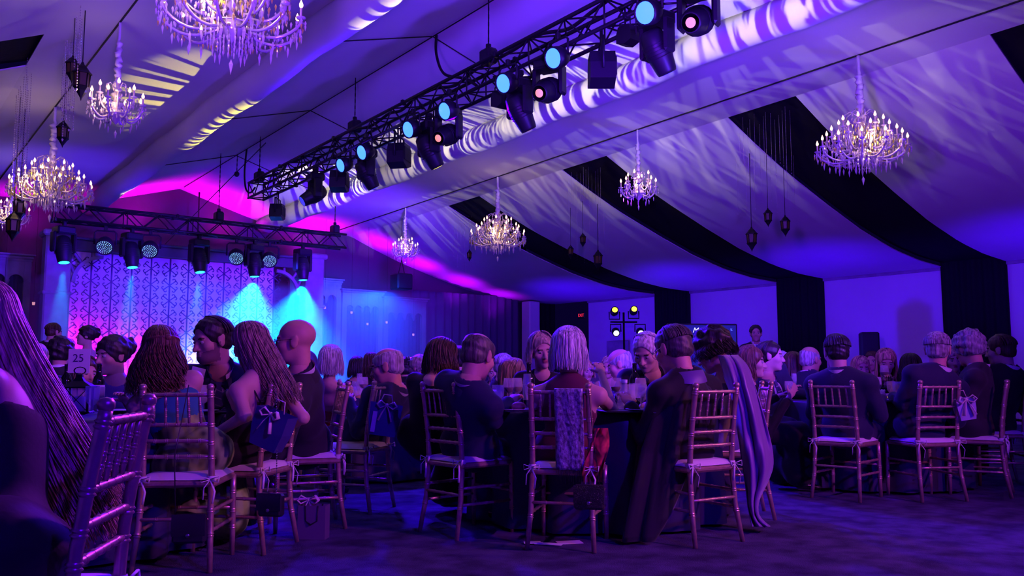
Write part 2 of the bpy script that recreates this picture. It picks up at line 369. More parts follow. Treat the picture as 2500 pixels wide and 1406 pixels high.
# seams and guy wires of the liner
def wire(name, a, b, r=0.008, sag=0.0, mat='rubber'):
    a = Vector(a); b = Vector(b); pts = [a.lerp(b, t) + Vector((0, 0, -4 * sag * t * (1 - t))) for t in np.linspace(0, 1, 12 if sag else 2)]
    return MB().tube(pts, r, 5).build(name, mat, ceiling)
wire('ridge_seam', (RIDGE, 3.5, ceil_z(RIDGE, 3.5) - 0.02), (RIDGE, 21.0, ceil_z(RIDGE, 21) - 0.02), 0.009)
for sgn in (-1, 1):
    wire('band_seam', (RIDGE + sgn * 4.03, Y0 + 1, ceil_z(RIDGE + 4.03, Y0 + 1) - 0.01), (RIDGE + sgn * 4.03, 21, ceil_z(RIDGE + 4.03, 21) - 0.01), 0.012)
for y in (10.0, 14.0, 17.6):
    for sgn in (-1, 1):
        wire('cross_seam', (RIDGE, y, ceil_z(RIDGE, y) - 0.015), (RIDGE + sgn * 1.9, y, ceil_z(RIDGE + 1.9, y) - 0.015), 0.009)
wire('rafter_wire', (RIDGE, 16.0, 5.5), (4.6, 20.6, 2.4), 0.008)
wire('rafter_wire', (RIDGE + 0.3, 20.8, 5.35), (RIDGE + 0.3, 20.8, 4.2), 0.02)
# end wall right of the stage: blue drape, white column, dark return
fold_sheet(21.0, 12.9, 16.75, 0, 3.35, 0.05, 0.28, 1, axis='x').build('trim_4', 'blue_drape')['kind'] = 'structure'
bpy.data.objects['trim_4']['label'] = 'dark blue pleated drape right of the arched set'
m = MB(); m.box((16.95, 20.6, 1.6), (0.42, 0.42, 3.2), bev=0.03);
struct('trim_5', m, 'liner', 'pale square column at the far right corner of the hall')
fold_sheet(20.9, 17.2, XR, 0, 3.2, 0.04, 0.2, 1, axis='x').build('trim_6', 'black_drape')['kind'] = 'structure'
bpy.data.objects['trim_6']['label'] = 'black drape in the far right corner beside the column'
# ================================================================== lighting rig
def box_truss(name, label, a, b, size, panel, group='lighting trusses'):
    """Square lattice truss between two points, four chords and a zigzag of braces on each face."""
    a = Vector(a); b = Vector(b); d = (b - a); Ln = d.length; d.normalize()
    yawz = math.atan2(d.y, d.x)
    t = thing(name, label, 'truss', a, yawz, group)
    pit = math.asin(d.z); t.rotation_euler = (0, -pit, yawz)
    h = size / 2; ch = MB().tube([(0, 0, 0), (Ln, 0, 0)], 0.024, 8).mesh('chord', 'truss_black')
    for sy in (-1, 1):
        for sz in (-1, 1): link('chord', ch, t, (0, sy * h, sz * h))
    n = int(round(Ln / panel)); st = Ln / n
    br = MB().tube([(0, 0, -h), (st, 0, h)], 0.011, 5).mesh('brace', 'truss_black')
    br2 = MB().tube([(0, 0, h), (st, 0, -h)], 0.011, 5).mesh('brace', 'truss_black')
    fr = MB().tube([(0, -h, 0), (st, h, 0)], 0.011, 5).mesh('brace', 'truss_black')
    fr2 = MB().tube([(0, h, 0), (st, -h, 0)], 0.011, 5).mesh('brace', 'truss_black')
    up = MB().tube([(0, 0, -h), (0, 0, h)], 0.011, 5).mesh('upright', 'truss_black')
    for i in range(n):
        for sy in (-1, 1): link('brace', br if i % 2 else br2, t, (i * st, sy * h, 0))
        for sz in (-1, 1): link('brace', fr if i % 2 else fr2, t, (i * st, 0, sz * h))
    cr = MB().tube([(0, -h, 0), (0, h, 0)], 0.011, 5).mesh('cross_bar', 'truss_black')
    for i in range(0, n + 1, 4):
        for sy in (-1, 1): link('upright', up, t, (min(i, n) * st, sy * h, 0))
        for sz in (-1, 1): link('cross_bar', cr, t, (min(i, n) * st, 0, sz * h))
    pm = MB().box((0, 0, 0), (0.05, 0.075, 0.075), bev=0.01).mesh('joint_plate', 'truss_black')
    for i in range(0, n + 1, max(4, int(2.4 / st))):
        for sy in (-1, 1):
            for sz in (-1, 1): link('joint_plate', pm, t, (i * st, sy * h, sz * h))
    return t
TZ = 4.62
def tz(y): return TZ + zoff(y) * 0.6
main_truss = box_truss('lighting_truss', 'long black lattice truss running under the ridge', (6.12, 3.6, tz(3.6)), (6.30, 16.1, tz(16.1)), 0.30, 0.31)
stage_truss = box_truss('lighting_truss', 'shorter black lattice truss above the stage backdrop', (2.95, 17.0, 3.86), (8.66, 17.0, 3.86), 0.29, 0.30)
# things that hold the trusses up
def hoist(p, top, label):
    t = thing('chain_hoist', label, 'hoist', p, 0, 'chain hoists')
    MB().box((0, 0, 0.08), (0.16, 0.22, 0.20), bev=0.03).build('body', 'rig_black', t)
    MB().lathe([(0, 0.17), (0.035, 0.18), (0.035, 0.24), (0, 0.25)], 8).build('hook_block', 'rig_black', t)
    c = MB(); n = max(2, int((top - p[2] - 0.2) / 0.05))
    for i in range(n): c.box((0, 0, 0.25 + i * 0.05), (0.018 if i % 2 else 0.008, 0.008 if i % 2 else 0.018, 0.055))
    c.build('chain', 'rig_black', t)
hoist((6.28, 15.9, tz(15.9) + 0.17), ceil_z(6.28, 15.9) - 0.02, 'chain hoist at the stage end of the long truss')
hoist((6.22, 11.9, tz(11.9) + 0.17), ceil_z(6.22, 11.9) - 0.02, 'chain hoist on the middle of the long truss')
hoist((6.16, 8.3, tz(8.3) + 0.17), ceil_z(6.16, 8.3) - 0.02, 'chain hoist on the long truss near the hanging black cable')
hoist((8.45, 17.0, 4.03), ceil_z(8.45, 17.0) - 0.22, 'chain hoist at the right end of the stage truss')
hoist((5.9, 17.0, 4.03), ceil_z(5.9, 17.0) - 0.02, 'chain hoist above the middle of the stage truss')
def cable(label, pts, r=0.014):
    P = [Vector(p) for p in pts]; out = []
    for i in range(len(P) - 1):
        p0, p1, p2, p3 = P[max(i - 1, 0)], P[i], P[i + 1], P[min(i + 2, len(P) - 1)]
        for t in np.linspace(0, 1, 8, endpoint=False):
            out.append(0.5 * ((2 * p1) + (p2 - p0) * t + (2 * p0 - 5 * p1 + 4 * p2 - p3) * t * t + (3 * p1 - p0 - 3 * p2 + p3) * t ** 3))
    out.append(P[-1]); o = MB().tube(out, r, 6).build('power_cable', 'rubber'); return tag(o, label, 'cable', 'black power cables')
cable('thick black cable dropping from the ridge to the middle of the long truss', [(6.43, 9.9, ceil_z(6.43, 9.9) - 0.03), (6.40, 9.85, 5.45), (6.3, 9.5, 5.05), (6.22, 8.9, 4.8), (6.2, 8.6, 4.62)], 0.02)
cable('black cable looping from the liner to the stage end of the long truss', [(6.43, 17.0, ceil_z(6.43, 17) - 0.02), (6.40, 17.0, 5.1), (6.36, 16.8, 4.72), (6.30, 16.4, 4.55), (6.28, 16.1, 4.60)], 0.018)
cable('cable loop hanging under the long truss beside the bright blue lamps', [(6.2, 8.2, 4.5), (6.25, 7.9, 4.3), (6.25, 7.6, 4.36), (6.2, 7.4, 4.55)], 0.013)
cable('thin black cable bunched along the top of the long truss', [(6.15 + 0.012 * (y - 4) + 0.05 * math.sin(y * 3), y, tz(y) + 0.19 + 0.04 * math.sin(y * 5.3)) for y in np.arange(4.2, 16, 0.45)], 0.022)
# lamps
def rotz(a): return Matrix.Rotation(a, 4, 'Z')
def rotx(a): return Matrix.Rotation(a, 4, 'X')
def mover_proto():
    t = thing('moving_head', 'x', 'stage light', group='stage lamps')
    MB().box((0, 0, -0.06), (0.26, 0.22, 0.11), bev=0.02).build('base', 'rig_black', t)
    cl = MB(); cl.box((0, 0, 0.03), (0.05, 0.06, 0.07), bev=0.01); cl.lathe([(0.045, -0.02), (0.045, 0.02)], 10, (0, 0, 0.08)); cl.build('clamp', 'rig_black', t)
    for sx in (-1, 1):
        MB().box((sx * 0.145, 0, -0.23), (0.045, 0.13, 0.30), bev=0.02).build('yoke_arm', 'rig_black', t)
    h = MB(); h.lathe([(0, 0.17), (0.07, 0.168), (0.095, 0.14), (0.115, 0.05), (0.118, -0.03), (0.10, -0.12), (0.088, -0.20), (0.080, -0.225), (0.072, -0.225)], 16)
    for i in range(5): h.lathe([(0.117, 0.05 - i * 0.03), (0.123, 0.045 - i * 0.03), (0.117, 0.04 - i * 0.03)], 16)
    ho = h.build('head', 'rig_black', t, (0, 0, -0.31)); hl = MB().lathe([(0, -0.221), (0.05, -0.219), (0.072, -0.212)], 16).build('lens', 'lens_cyan', ho)
    return t
def par_proto():
    t = thing('led_par', 'x', 'stage light', group='stage lamps')
    y = MB()
    y.tube([(-0.15, 0, -0.22), (-0.15, 0, -0.04), (-0.12, 0, -0.01), (0.12, 0, -0.01), (0.15, 0, -0.04), (0.15, 0, -0.22)], 0.014, 6); y.build('yoke', 'rig_black', t)
    MB().box((0, 0, 0.03), (0.05, 0.06, 0.08), bev=0.01).build('clamp', 'rig_black', t)
    c = MB(); c.lathe([(0, 0.13), (0.07, 0.13), (0.09, 0.11), (0.125, 0.03), (0.128, -0.10), (0.115, -0.10), (0.110, -0.08), (0, -0.08)], 18); co = c.build('can', 'rig_black', t, (0, 0, -0.22))
    d = MB()
    for k, (n, r) in enumerate(((1, 0), (6, 0.026), (12, 0.052), (18, 0.078), (24, 0.100))):
        for j in range(n):
            a = 2 * PI * j / n + k * 0.2; d.lathe([(0, -0.089), (0.005, -0.088), (0.0065, -0.082)], 6, (r * math.cos(a), r * math.sin(a), 0))
    d.build('led_lenses', 'led_dot', co)['kind'] = 'stuff'
    return t
def box_lamp_proto():
    t = thing('flood_lamp', 'x', 'stage light', group='stage lamps')
    y = MB(); y.tube([(-0.17, 0, -0.30), (-0.17, 0, -0.02), (0.17, 0, -0.02), (0.17, 0, -0.30)], 0.013, 6); y.tube([(-0.05, 0, 0.12), (-0.05, 0, -0.15)], 0.010, 5); y.tube([(0.05, 0, 0.12), (0.05, 0, -0.15)], 0.010, 5); y.build('yoke', 'rig_black', t)
    b = MB(); pr = [(-0.15, -0.02), (-0.11, 0.09), (0.11, 0.09), (0.15, -0.02), (0.15, -0.16), (0, -0.21), (-0.15, -0.16)]
    b.prism([(p[0], p[1] - 0.22) for p in pr], -0.11, 0.11); b.build('housing', 'rig_black', t)
    MB().box((0, -0.115, -0.26), (0.25, 0.012, 0.17), bev=0.005).build('front_grille', 'speaker_grille', t)
    return t
PROTOS = {'m': mover_proto(), 'p': par_proto(), 'b': box_lamp_proto()}
first = {'m': True, 'p': True, 'b': True}
def lamp(kind, loc, az, tilt, lens, label, scale=1.0):
    """az: compass of the yoke, tilt: swing of the head about its axle, lens: material of the lens."""
    pr = PROTOS[kind]
    if first[kind]: o = pr; first[kind] = False
    else: o = dup(pr)
    o.location = loc; o.rotation_euler = (0, 0, az); o.scale = (scale,) * 3; o['label'] = label
    for c in o.children:
        if c.name.startswith(('head', 'can')):
            c.rotation_euler = (tilt, 0, 0)
            for g in c.children:
                if lens and g.name.startswith('lens'): g.data = lens_mesh(lens)
                if lens and g.name.startswith('led_lenses') and lens != 'dots': g.data = face_mesh(lens)
    return o
_lm = {}
def lens_mesh(mat):
    if ('l', mat) not in _lm: kk = 0.55 if mat == 'lens_warm' else 1.0; _lm[('l', mat)] = MB().lathe([(0, -0.230), (0.05 * kk, -0.229), (0.075 * kk, -0.222)], 18).mesh('lens', mat)
    return _lm[('l', mat)]
def face_mesh(mat):
    if ('f', mat) not in _lm:
        d = MB(); d.lathe([(0, -0.098), (0.06, -0.096), (0.110, -0.088)], 20); _lm[('f', mat)] = d.mesh('led_face', mat)
    return _lm[('f', mat)]
# stage truss: nine lamps, cyan movers that throw through the haze and LED pars with dotted faces
ST = [(155, 'm'), (257, 'p'), (322, 'm'), (367, 'p'), (487, 'm'), (578, 'p'), (622, 'm'), (659, 'p'), (740, 'm')]
names = ['first', 'second', 'third', 'fourth', 'fifth', 'sixth', 'seventh', 'eighth', 'ninth']
TOCAM = math.atan2(-5.5, -17.0) + PI / 2      # yoke faces the tables
for i, (u, k) in enumerate(ST):
    q = pY(u, 590, 17.0); lx = q[0]
    if k == 'm':
        tl = 0.25 if i not in (6, 8) else 0.05
        lamp('m', (lx, 17.0, 3.62), TOCAM * 0 + 0.25, -0.22 if i < 6 else -0.10, 'lens_cyan', 'moving-head lamp with a cyan lens, %s lamp from the left on the stage truss' % names[i], 1.25)
    else:
        lamp('p', (lx, 17.0, 3.62), -0.35, -0.95, 'dots', 'LED par with a dotted blue face, %s lamp from the left on the stage truss' % names[i], 1.22)
# long truss
def ty_of(u):                                       # where a sight line meets the truss line
    lo, hi = 3.0, 17.0
    for _ in range(50):
        mid = (lo + hi) / 2; q = np.array([6.2, mid, 4.4]) - EYE; uu = 1250 + FPX * (q @ RT) / (q @ FW)
        if uu > u: lo = mid
        else: hi = mid
    return lo
AZC = math.pi - YAW * 0.4
LT = [('b', 668, 0.9, 0, None, 1.0, 'hooded flood lamp hung lowest at the stage end of the long truss', -0.12),
      ('m', 762, -1.7, -1.0, 'lens_blue_dim', 1.15, 'moving-head lamp nearest the stage end of the long truss', 0),
      ('b', 823, 0.9, 0, None, 1.15, 'hooded flood lamp third from the stage end of the long truss', 0),
      ('p', 868, -1.45, -1.22, 'lens_blue', 0.9, 'small blue par seen edge-on, first blue lens from the stage end of the long truss', 0),
      ('m', 890, 1.5, -0.55, 'lens_blue_dim', 1.15, 'moving-head lamp between the two small blue lenses near the stage end', 0),
      ('p', 922, -1.45, -1.22, 'lens_blue', 0.95, 'small blue par, second blue lens from the stage end of the long truss', 0.06),
      ('b', 972, 0.7, 0, None, 1.15, 'hooded flood lamp between the second and third blue lenses of the long truss', 0),
      ('p', 1040, -1.45, -1.22, 'lens_blue', 0.95, 'blue par, third blue lens from the stage end of the long truss', 0.08),
      ('m', 1046, 1.5, -0.55, 'lens_yellow', 1.2, 'moving-head lamp hanging below the third blue lens of the long truss', -0.02),
      ('m', 1095, -1.2, -1.15, 'lens_warm', 1.15, 'moving-head lamp with a small orange lens right of the third blue lens', 0.05),
      ('p', 1132, -1.45, -1.22, 'lens_blue', 0.95, 'blue par, fourth blue lens from the stage end of the long truss', 0.10),
      ('b', 1226, 1.6, 0, None, 0.7, 'narrow dark lamp left of the fifth blue lens of the long truss', 0.04),
      ('p', 1280, -1.45, -1.22, 'lens_blue', 0.95, 'blue par, fifth blue lens from the stage end of the long truss', 0.10),
      ('m', 1272, 1.5, -0.55, 'lens_warm', 1.15, 'moving-head lamp pointing down below the fifth blue lens', -0.02),
      ('m', 1345, -1.2, -1.15, 'lens_warm', 1.15, 'moving-head lamp with a bright orange lens between the fifth and sixth blue lenses', 0.07),
      ('p', 1405, -1.45, -1.22, 'lens_blue', 0.95, 'blue par, sixth blue lens from the stage end of the long truss', 0.12),
      ('b', 1475, 0.9, 0, None, 1.2, 'large hooded flood lamp right of the sixth blue lens of the long truss', 0),
      ('b', 1541, 1.6, 0, None, 0.65, 'narrow dark lamp right of the large hooded flood lamp', 0.10),
      ('p', 1634, -1.45, -1.22, 'lens_blue', 0.95, 'largest blue par at the top edge of the picture, on the long truss', 0.14),
      ('m', 1612, 1.5, -0.55, 'lens_blue_dim', 1.15, 'large moving-head lamp pointing down below the largest blue lens', 0.02),
      ('m', 1715, -1.2, -1.15, 'lens_warm', 1.15, 'moving-head lamp with an orange glow at the top edge of the picture', 0.12)]
for kind, u, az, tilt, lens, sc_, lab, dz in LT:
    y = ty_of(u); xx = 6.12 + 0.0144 * (y - 3.6)
    lamp(kind, (xx - (0.22 if kind == 'p' else 0.0), y, tz(y) - 0.20 + dz), az + PI * 0 , tilt, lens, lab, sc_)
# a black ball pendant on a chain left of the truss end
pq = pX(578, 425, 6.43); t = thing('ball_pendant', 'small black ball hanging on a chain left of the long truss end', 'pendant', (6.43, pq[1], pq[2]))
MB().ell((0, 0, 0), (0.055, 0.055, 0.06), 12, 8).build('ball', 'rig_black', t)
c = MB(); zt = ceil_z(6.43, pq[1]) - pq[2] - 0.02
for i in range(int(zt / 0.05)): c.box((0, 0, 0.05 + i * 0.05), (0.018 if i % 2 else 0.008, 0.008 if i % 2 else 0.018, 0.055))
c.build('chain', 'rig_black', t)
# hanging loudspeaker left of the small far chandelier
q = pY(980, 688, 18.4); t = thing('hanging_speaker', 'black loudspeaker hung on a V of straps below the small far chandelier', 'loudspeaker', q)
MB().box((0, 0, 0), (0.44, 0.40, 0.40), bev=0.03).build('cabinet', 'rig_black', t, None); MB().box((0, -0.205, 0), (0.38, 0.012, 0.34), bev=0.005).build('front_grille', 'speaker_grille', t)
for sx in (-1, 1): MB().tube([(sx * 0.09, 0, 0.19), (0.0, 0, 0.55)], 0.012, 5).build('strap', 'rubber', t)
MB().tube([(0, 0, 0.55), (0, 0, ceil_z(q[0], q[1]) - q[2] + 0.02)], 0.008, 5).build('hanging_cable', 'rubber', t)

# ================================================================== chandeliers
def qbez(a, b, c, n): return [tuple((1 - t) ** 2 * np.array(a) + 2 * t * (1 - t) * np.array(b) + t * t * np.array(c)) for t in np.linspace(0, 1, n)]
OS = 1.0
def octa(mb, p, r, h, mi=0):
    x, y, z = p; r *= OS; h *= OS; V = [(x, y, z + h * 0.35), (x, y, z - h * 0.65), (x + r, y, z), (x, y + r, z), (x - r, y, z), (x, y - r, z)]
    mb.add(V, [(0, 2, 3), (0, 3, 4), (0, 4, 5), (0, 5, 2), (1, 3, 2), (1, 4, 3), (1, 5, 4), (1, 2, 5)], mi)
def chandelier_proto(big):
    """Origin at the ceiling hook; hangs down along -z."""
    t = thing('chandelier', 'x', 'chandelier', group='crystal chandeliers')
    R = 0.55 if big else 0.29
    zc = -1.33 if big else -1.06                     # level of the lowest arms
    top = -0.86 if big else -0.78
    sl = MB(); pts = []; rad = []
    r0 = random.Random(3 + big)
    for i in range(34):
        z = top * i / 33.0; pts.append((0.012 * math.sin(i * 1.3) * (i > 8), 0.012 * math.cos(i * 1.7) * (i > 8), z)); rad.append((0.018 if i < 10 else 0.036 + 0.013 * math.sin(i * 2.4)) * (1.2 if big else 0.9))
    sl.tube(pts, rad, 9); sl.build('ruched_cord_sleeve', 'sleeve_satin', t)
    st = MB(); H = top - zc
    st.lathe([(0.012, top), (0.05, top - .02), (0.03, top - .06), (0.07, top - H * .3), (0.03, top - H * .42), (0.035, top - H * .6), (0.085, top - H * .72), (0.04, top - H * .85), (0.10, zc), (0.12, zc - 0.04), (0.06, zc - 0.10), (0.0, zc - 0.16)], 14)
    st.build('glass_stem', 'glass_arm', t)
    cr = MB(); crd = MB()
    for j in range(8 if big else 5):                 # curled crown at the top
        a = 2 * PI * j / (8 if big else 5); c, s2 = math.cos(a), math.sin(a); k = 1.0 if big else 0.55
        P = [(0.03 * c, 0.03 * s2, top - .05), (0.05 * c, 0.05 * s2, top + .05 * k), (0.13 * k * c, 0.13 * k * s2, top + .10 * k), (0.20 * k * c, 0.20 * k * s2, top + .06 * k), (0.21 * k * c, 0.21 * k * s2, top - .01)]
        cr.tube(P, 0.008, 5)
        for q in range(4 if big else 1): octa(crd, (0.21 * k * c * (1 - q * .16), 0.21 * k * s2 * (1 - q * .16), top - .04 - 0.035 * (q % 2)), 0.010, 0.05)
    cr.build('crown', 'glass_arm', t); crd.build('crown_drops', 'crystal', t)['kind'] = 'stuff'
    tiers = [(12, R, zc, 0.0), (10, R * 0.78, zc + 0.13, 0.15), (8, R * 0.50, zc + 0.27, 0.4)] if big else [(8, R, zc, 0.0), (4, R * 0.62, zc + 0.12, 0.4)]
    dr = MB(); arm_me = {}; 
    for (n, rr, z0, ph) in tiers:
        P = qbez((0.05, 0, z0 - 0.01), (rr * 0.55, 0, z0 - 0.17), (rr * 0.86, 0, z0 - 0.05), 7) + qbez((rr * 0.86, 0, z0 - 0.05), (rr * 1.0, 0, z0 + 0.0), (rr, 0, z0 + 0.06), 4)[1:]
        am = MB().tube(P, [0.013] * len(P), 6).mesh('arm', 'glass_arm')
        cup = MB(); cup.lathe([(0.0, 0.0), (0.035, 0.012), (0.042, 0.025), (0.012, 0.03), (0.012, 0.035)], 8)
        cup.lathe([(0.0105, 0.03), (0.0105, 0.105), (0.0, 0.105)], 7, mi=1); cm = cup.mesh('candle', ['glass_arm', 'candle_sleeve'])
        bl = MB().lathe([(0.007, 0.104), (0.017, 0.122), (0.017, 0.136), (0.008, 0.160), (0.0, 0.178)], 7).mesh('bulb', 'bulb')
        for j in range(n):
            a = 2 * PI * j / n + ph; c, s2 = math.cos(a), math.sin(a)
            ao = link('arm', am, t, None, (0, 0, a))
            co = link('candle', cm, t, (rr * c, rr * s2, z0 + 0.055)); link('bulb', bl, co)
            for w in range(5 if big else 4):         # drops round each cup
                b2 = a + 2 * PI * w / 5; px_, py_ = rr * c + 0.038 * math.cos(b2), rr * s2 + 0.038 * math.sin(b2)
                octa(dr, (px_, py_, z0 + 0.045 - r0.random() * 0.02), 0.009, 0.045)
                octa(dr, (px_, py_, z0 + 0.005 - r0.random() * 0.03), 0.008, 0.04, 1 if (big and r0.random() < 0.5) else 0)
            for w in range(6):                       # swags back to the stem
                f = (w + 0.5) / 6; q = rr * (1 - f * 0.8); zz = z0 + 0.02 - 0.10 * math.sin(f * PI) + 0.10 * f
                octa(dr, (q * math.cos(a + 0.1 * math.sin(w)), q * math.sin(a + 0.1 * math.sin(w)), zz), 0.008, 0.035)
                if big:
                    octa(dr, (q * math.cos(a + PI / n), q * math.sin(a + PI / n), zz - 0.05 + 0.03 * r0.random()), 0.009, 0.045, 1 if r0.random() < 0.5 else 0)
            octa(dr, (rr * c, rr * s2, z0 - 0.045), 0.009, 0.06); octa(dr, (rr * .86 * c, rr * .86 * s2, z0 - 0.12), 0.010, 0.07)
            octa(dr, (rr * .6 * c, rr * .6 * s2, z0 - 0.17), 0.011, 0.08)
    nb = 22 if big else 8                            # fringe below the bowl
    for ring, (rr, dz) in enumerate(((R * .42, 0.14), (R * .30, 0.18), (R * .16, 0.23)) if big else ((R * .4, 0.12),)):
        for j in range(nb - ring * 5):
            a = 2 * PI * j / (nb - ring * 5)
            for w in range(3): octa(dr, (rr * math.cos(a), rr * math.sin(a), zc - dz + 0.10 - w * 0.045), 0.0075, 0.045)
    octa(dr, (0, 0, zc - (0.34 if big else 0.26)), 0.016, 0.09)
    d = dr.build('crystal_drops', ['crystal', 'crystal_gobo_tint'], t); d['kind'] = 'stuff'
    rg = MB(); rr = R * 0.42
    rg.tube([(rr * math.cos(a), rr * math.sin(a), zc - 0.04) for a in np.linspace(0, 2 * PI, 25)], 0.008, 5); rg.build('hoop', 'glass_arm', t)
    return t
OS = 1.45
big = chandelier_proto(True); OS = 1.15; small = chandelier_proto(False)
CH = [(True, 10.45, 5.85, 'large chandelier at the upper right over the right-hand tables'),
      (False, 10.45, 9.85, 'small chandelier hanging before the wide black gap in the middle right'),
      (True, 10.45, 13.75, 'large chandelier near the centre, between the two small right-hand ones'),
      (False, 10.45, 17.35, 'small far chandelier just above the hanging loudspeaker'),
      (True, 2.40, 6.75, 'large chandelier cut off by the top edge of the picture'),
      (False, 2.40, 10.45, 'small chandelier at the upper left beside the dark lanterns'),
      (True, 2.40, 14.15, 'large chandelier at the left edge over the stage corner'),
      (False, 2.40, 17.90, 'small chandelier at the far left edge, partly behind a lantern')]
seen = {True: False, False: False}
for isb, x, y, lab in CH:
    pr = big if isb else small; loc = (x, y, ceil_z(x, y) - 0.02)
    if not seen[isb]: o = pr; o.location = loc; seen[isb] = True
    else: o = dup(pr, loc, (0, 0, y))
    o['label'] = lab
    point('chandelier_light', (x - (0.30 if isb else 0.16), y - (0.34 if isb else 0.18), loc[2] - (1.22 if isb else 0.98)), (1.0, 0.66, 0.34), 12 if isb else 4, 0.08)

OS = 1.0
# ================================================================== hanging lanterns and bead strands
def lantern_proto(metal='lantern_iron'):
    t = thing('hanging_lantern', 'x', 'lantern', group='dark hanging lanterns')
    f = MB()
    for j in range(6):
        a = 2 * PI * j / 6; f.tube([(0.075 * math.cos(a), 0.075 * math.sin(a), -0.10), (0.085 * math.cos(a), 0.085 * math.sin(a), 0.06)], 0.009, 5)
    f.lathe([(0.0, 0.20), (0.012, 0.19), (0.02, 0.165), (0.055, 0.13), (0.075, 0.10), (0.105, 0.07), (0.105, 0.055), (0.085, 0.055)], 6, sm=False)
    f.lathe([(0.085, -0.09), (0.09, -0.105), (0.06, -0.14), (0.03, -0.19), (0.012, -0.22), (0, -0.26)], 6, sm=False)
    f.build('frame', metal, t)
    g = MB().lathe([(0.072, -0.095), (0.08, 0.055)], 6, sm=False); g.build('glass', 'lantern_glow', t)
    return t
lan = lantern_proto(); usedl = [False]
def lantern(u, v, X, lab, sc=1.0):
    q = pX(u, v, X); loc = tuple(q)
    if not usedl[0]: o = lan; usedl[0] = True
    else: o = dup(lan)
    for c in list(o.children):
        if c.name.startswith('cord'): bpy.data.objects.remove(c)
    o.location = loc; o.scale = (sc,) * 3; o['label'] = lab
    MB().tube([(0, 0, 0.19), (0, 0, (ceil_z(q[0], q[1]) - q[2]) / sc + 0.08 / sc)], 0.006, 5).build('cord', 'rubber', o)
lantern(200, 192, 2.0, 'dark hanging lantern left of the small upper-left chandelier, larger of a pair', 1.0)
lantern(177, 165, 1.95, 'dark hanging lantern partly behind a larger one at the upper left', 0.75)
lantern(154, 322, 2.1, 'dark hanging lantern alone below the bead strands at the upper left', 0.80)
lantern(32, 548, 1.9, 'dark hanging lantern at the left edge below the small far-left chandelier', 1.0)
lantern(48, 505, 2.05, 'dark hanging lantern in front of the small far-left chandelier', 0.95)
lantern(1835, 580, 12.0, 'lowest hanging lantern with an amber glow before the patterned right liner', 0.95)
lantern(1875, 528, 12.1, 'highest of the three hanging lanterns before the patterned right liner', 0.72)
lantern(1917, 548, 12.0, 'rightmost hanging lantern before the patterned right liner', 0.80)
lantern(1460, 632, 12.3, 'hanging lantern in the middle, right of the central large chandelier', 1.0)
lantern(1423, 584, 12.1, 'small hanging lantern high in the middle by the bead strands', 0.7)
lantern(1393, 613, 12.2, 'small hanging lantern lower left of its neighbour by the bead strands', 0.7)
lantern(1146, 622, 12.2, 'small faint hanging lantern left of the central large chandelier', 0.7)
def beads(name_label, u0, u1, v0, v1, X, n, r, seed, sp=0.028):
    rr = random.Random(seed); mb = MB()
    for i in range(n):
        u = u0 + (u1 - u0) * (i + 0.5 * rr.random()) / max(1, n - 1); e = v1 - (v1 - v0) * 0.28 * rr.random()
        a = pX(u, v0, X + 0.25 * rr.random()); b = pX(u, e, X); zt = min(a[2], ceil_z(a[0], a[1]) + 0.08); z = zt
        mb.tube([(a[0], a[1], zt), (a[0], a[1], b[2])], 0.0015, 3)
        while z > b[2]:
            octa(mb, (a[0], a[1], z), r, r * 2.6); z -= sp * (1 + 0.3 * rr.random())
        octa(mb, (a[0], a[1], b[2] - 0.03), r * 1.6, r * 5)
    o = mb.build('bead_curtain', 'crystal'); return tag(o, name_label, 'bead curtain', kind='stuff')
beads('cluster of crystal bead strands left of the small upper-left chandelier', 165, 205, -60, 250, 1.9, 10, 0.008, 1)
beads('long crystal bead strand hanging below the upper-left cluster', 158, 170, 100, 300, 1.9, 3, 0.008, 2)
beads('cluster of crystal bead strands under the black gap at the left edge', 48, 80, 100, 430, 1.75, 9, 0.008, 3)
beads('fine bead strands before the black gap left of the central small chandelier', 1385, 1465, 395, 520, 11.3, 12, 0.004, 4, 0.05)
beads('fine bead strands before the widest black gap at the right', 1800, 1925, 250, 430, 11.3, 14, 0.004, 5, 0.05)
beads('sparse bead strands left of the central large chandelier', 1105, 1150, 500, 655, 11.6, 6, 0.004, 6, 0.05)
beads('fine bead strands hanging low before the patterned right liner', 1795, 1930, 380, 520, 11.8, 8, 0.0035, 7, 0.06)
beads('fine bead strands hanging before the black gap right of the central large chandelier', 1390, 1470, 500, 640, 12.0, 6, 0.0035, 8, 0.06)
# ================================================================== stage set
def text_obj(name, txt, size, mat, M, parent=None, extrude=0.0008, shear=0.0, align='CENTER'):
    cu = bpy.data.curves.new(name, 'FONT'); cu.body = txt; cu.size = size; cu.extrude = extrude; cu.shear = shear; cu.align_x = align; cu.align_y = 'CENTER'
    o = bpy.data.objects.new(name, cu); COL.objects.link(o); dg = bpy.context.evaluated_depsgraph_get(); dg.update()
    me = bpy.data.meshes.new_from_object(o.evaluated_get(dg)); bpy.data.objects.remove(o); bpy.data.curves.remove(cu)
    me.materials.clear(); me.materials.append(MAT[mat]); o = bpy.data.objects.new(name, me); COL.objects.link(o)
    if parent is not None: o.parent = parent
    o.matrix_local = M; return o
st = thing('stage_platform', 'low dark stage platform under the patterned backdrop', 'stage', (6.0, 19.0, 0))
MB().box((0, 0, 0.56), (6.4, 4.0, 0.06), bev=0.01).build('deck', 'dark_wall', st); MB().box((0, -1.96, 0.265), (6.4, 0.04, 0.53)).build('skirt', 'black_drape', st)
BX0, PW, RH = 3.64, 0.389, 0.334
bd = thing('stage_backdrop', 'white stage backdrop panels with dark scroll crosses lit magenta and blue', 'backdrop', (BX0, 19.0, 0.60))
NP = 11
pan = MB().box((0, 0, 1.42), (PW - 0.035, 0.03, 2.84)).mesh('panel', 'backdrop_panel')
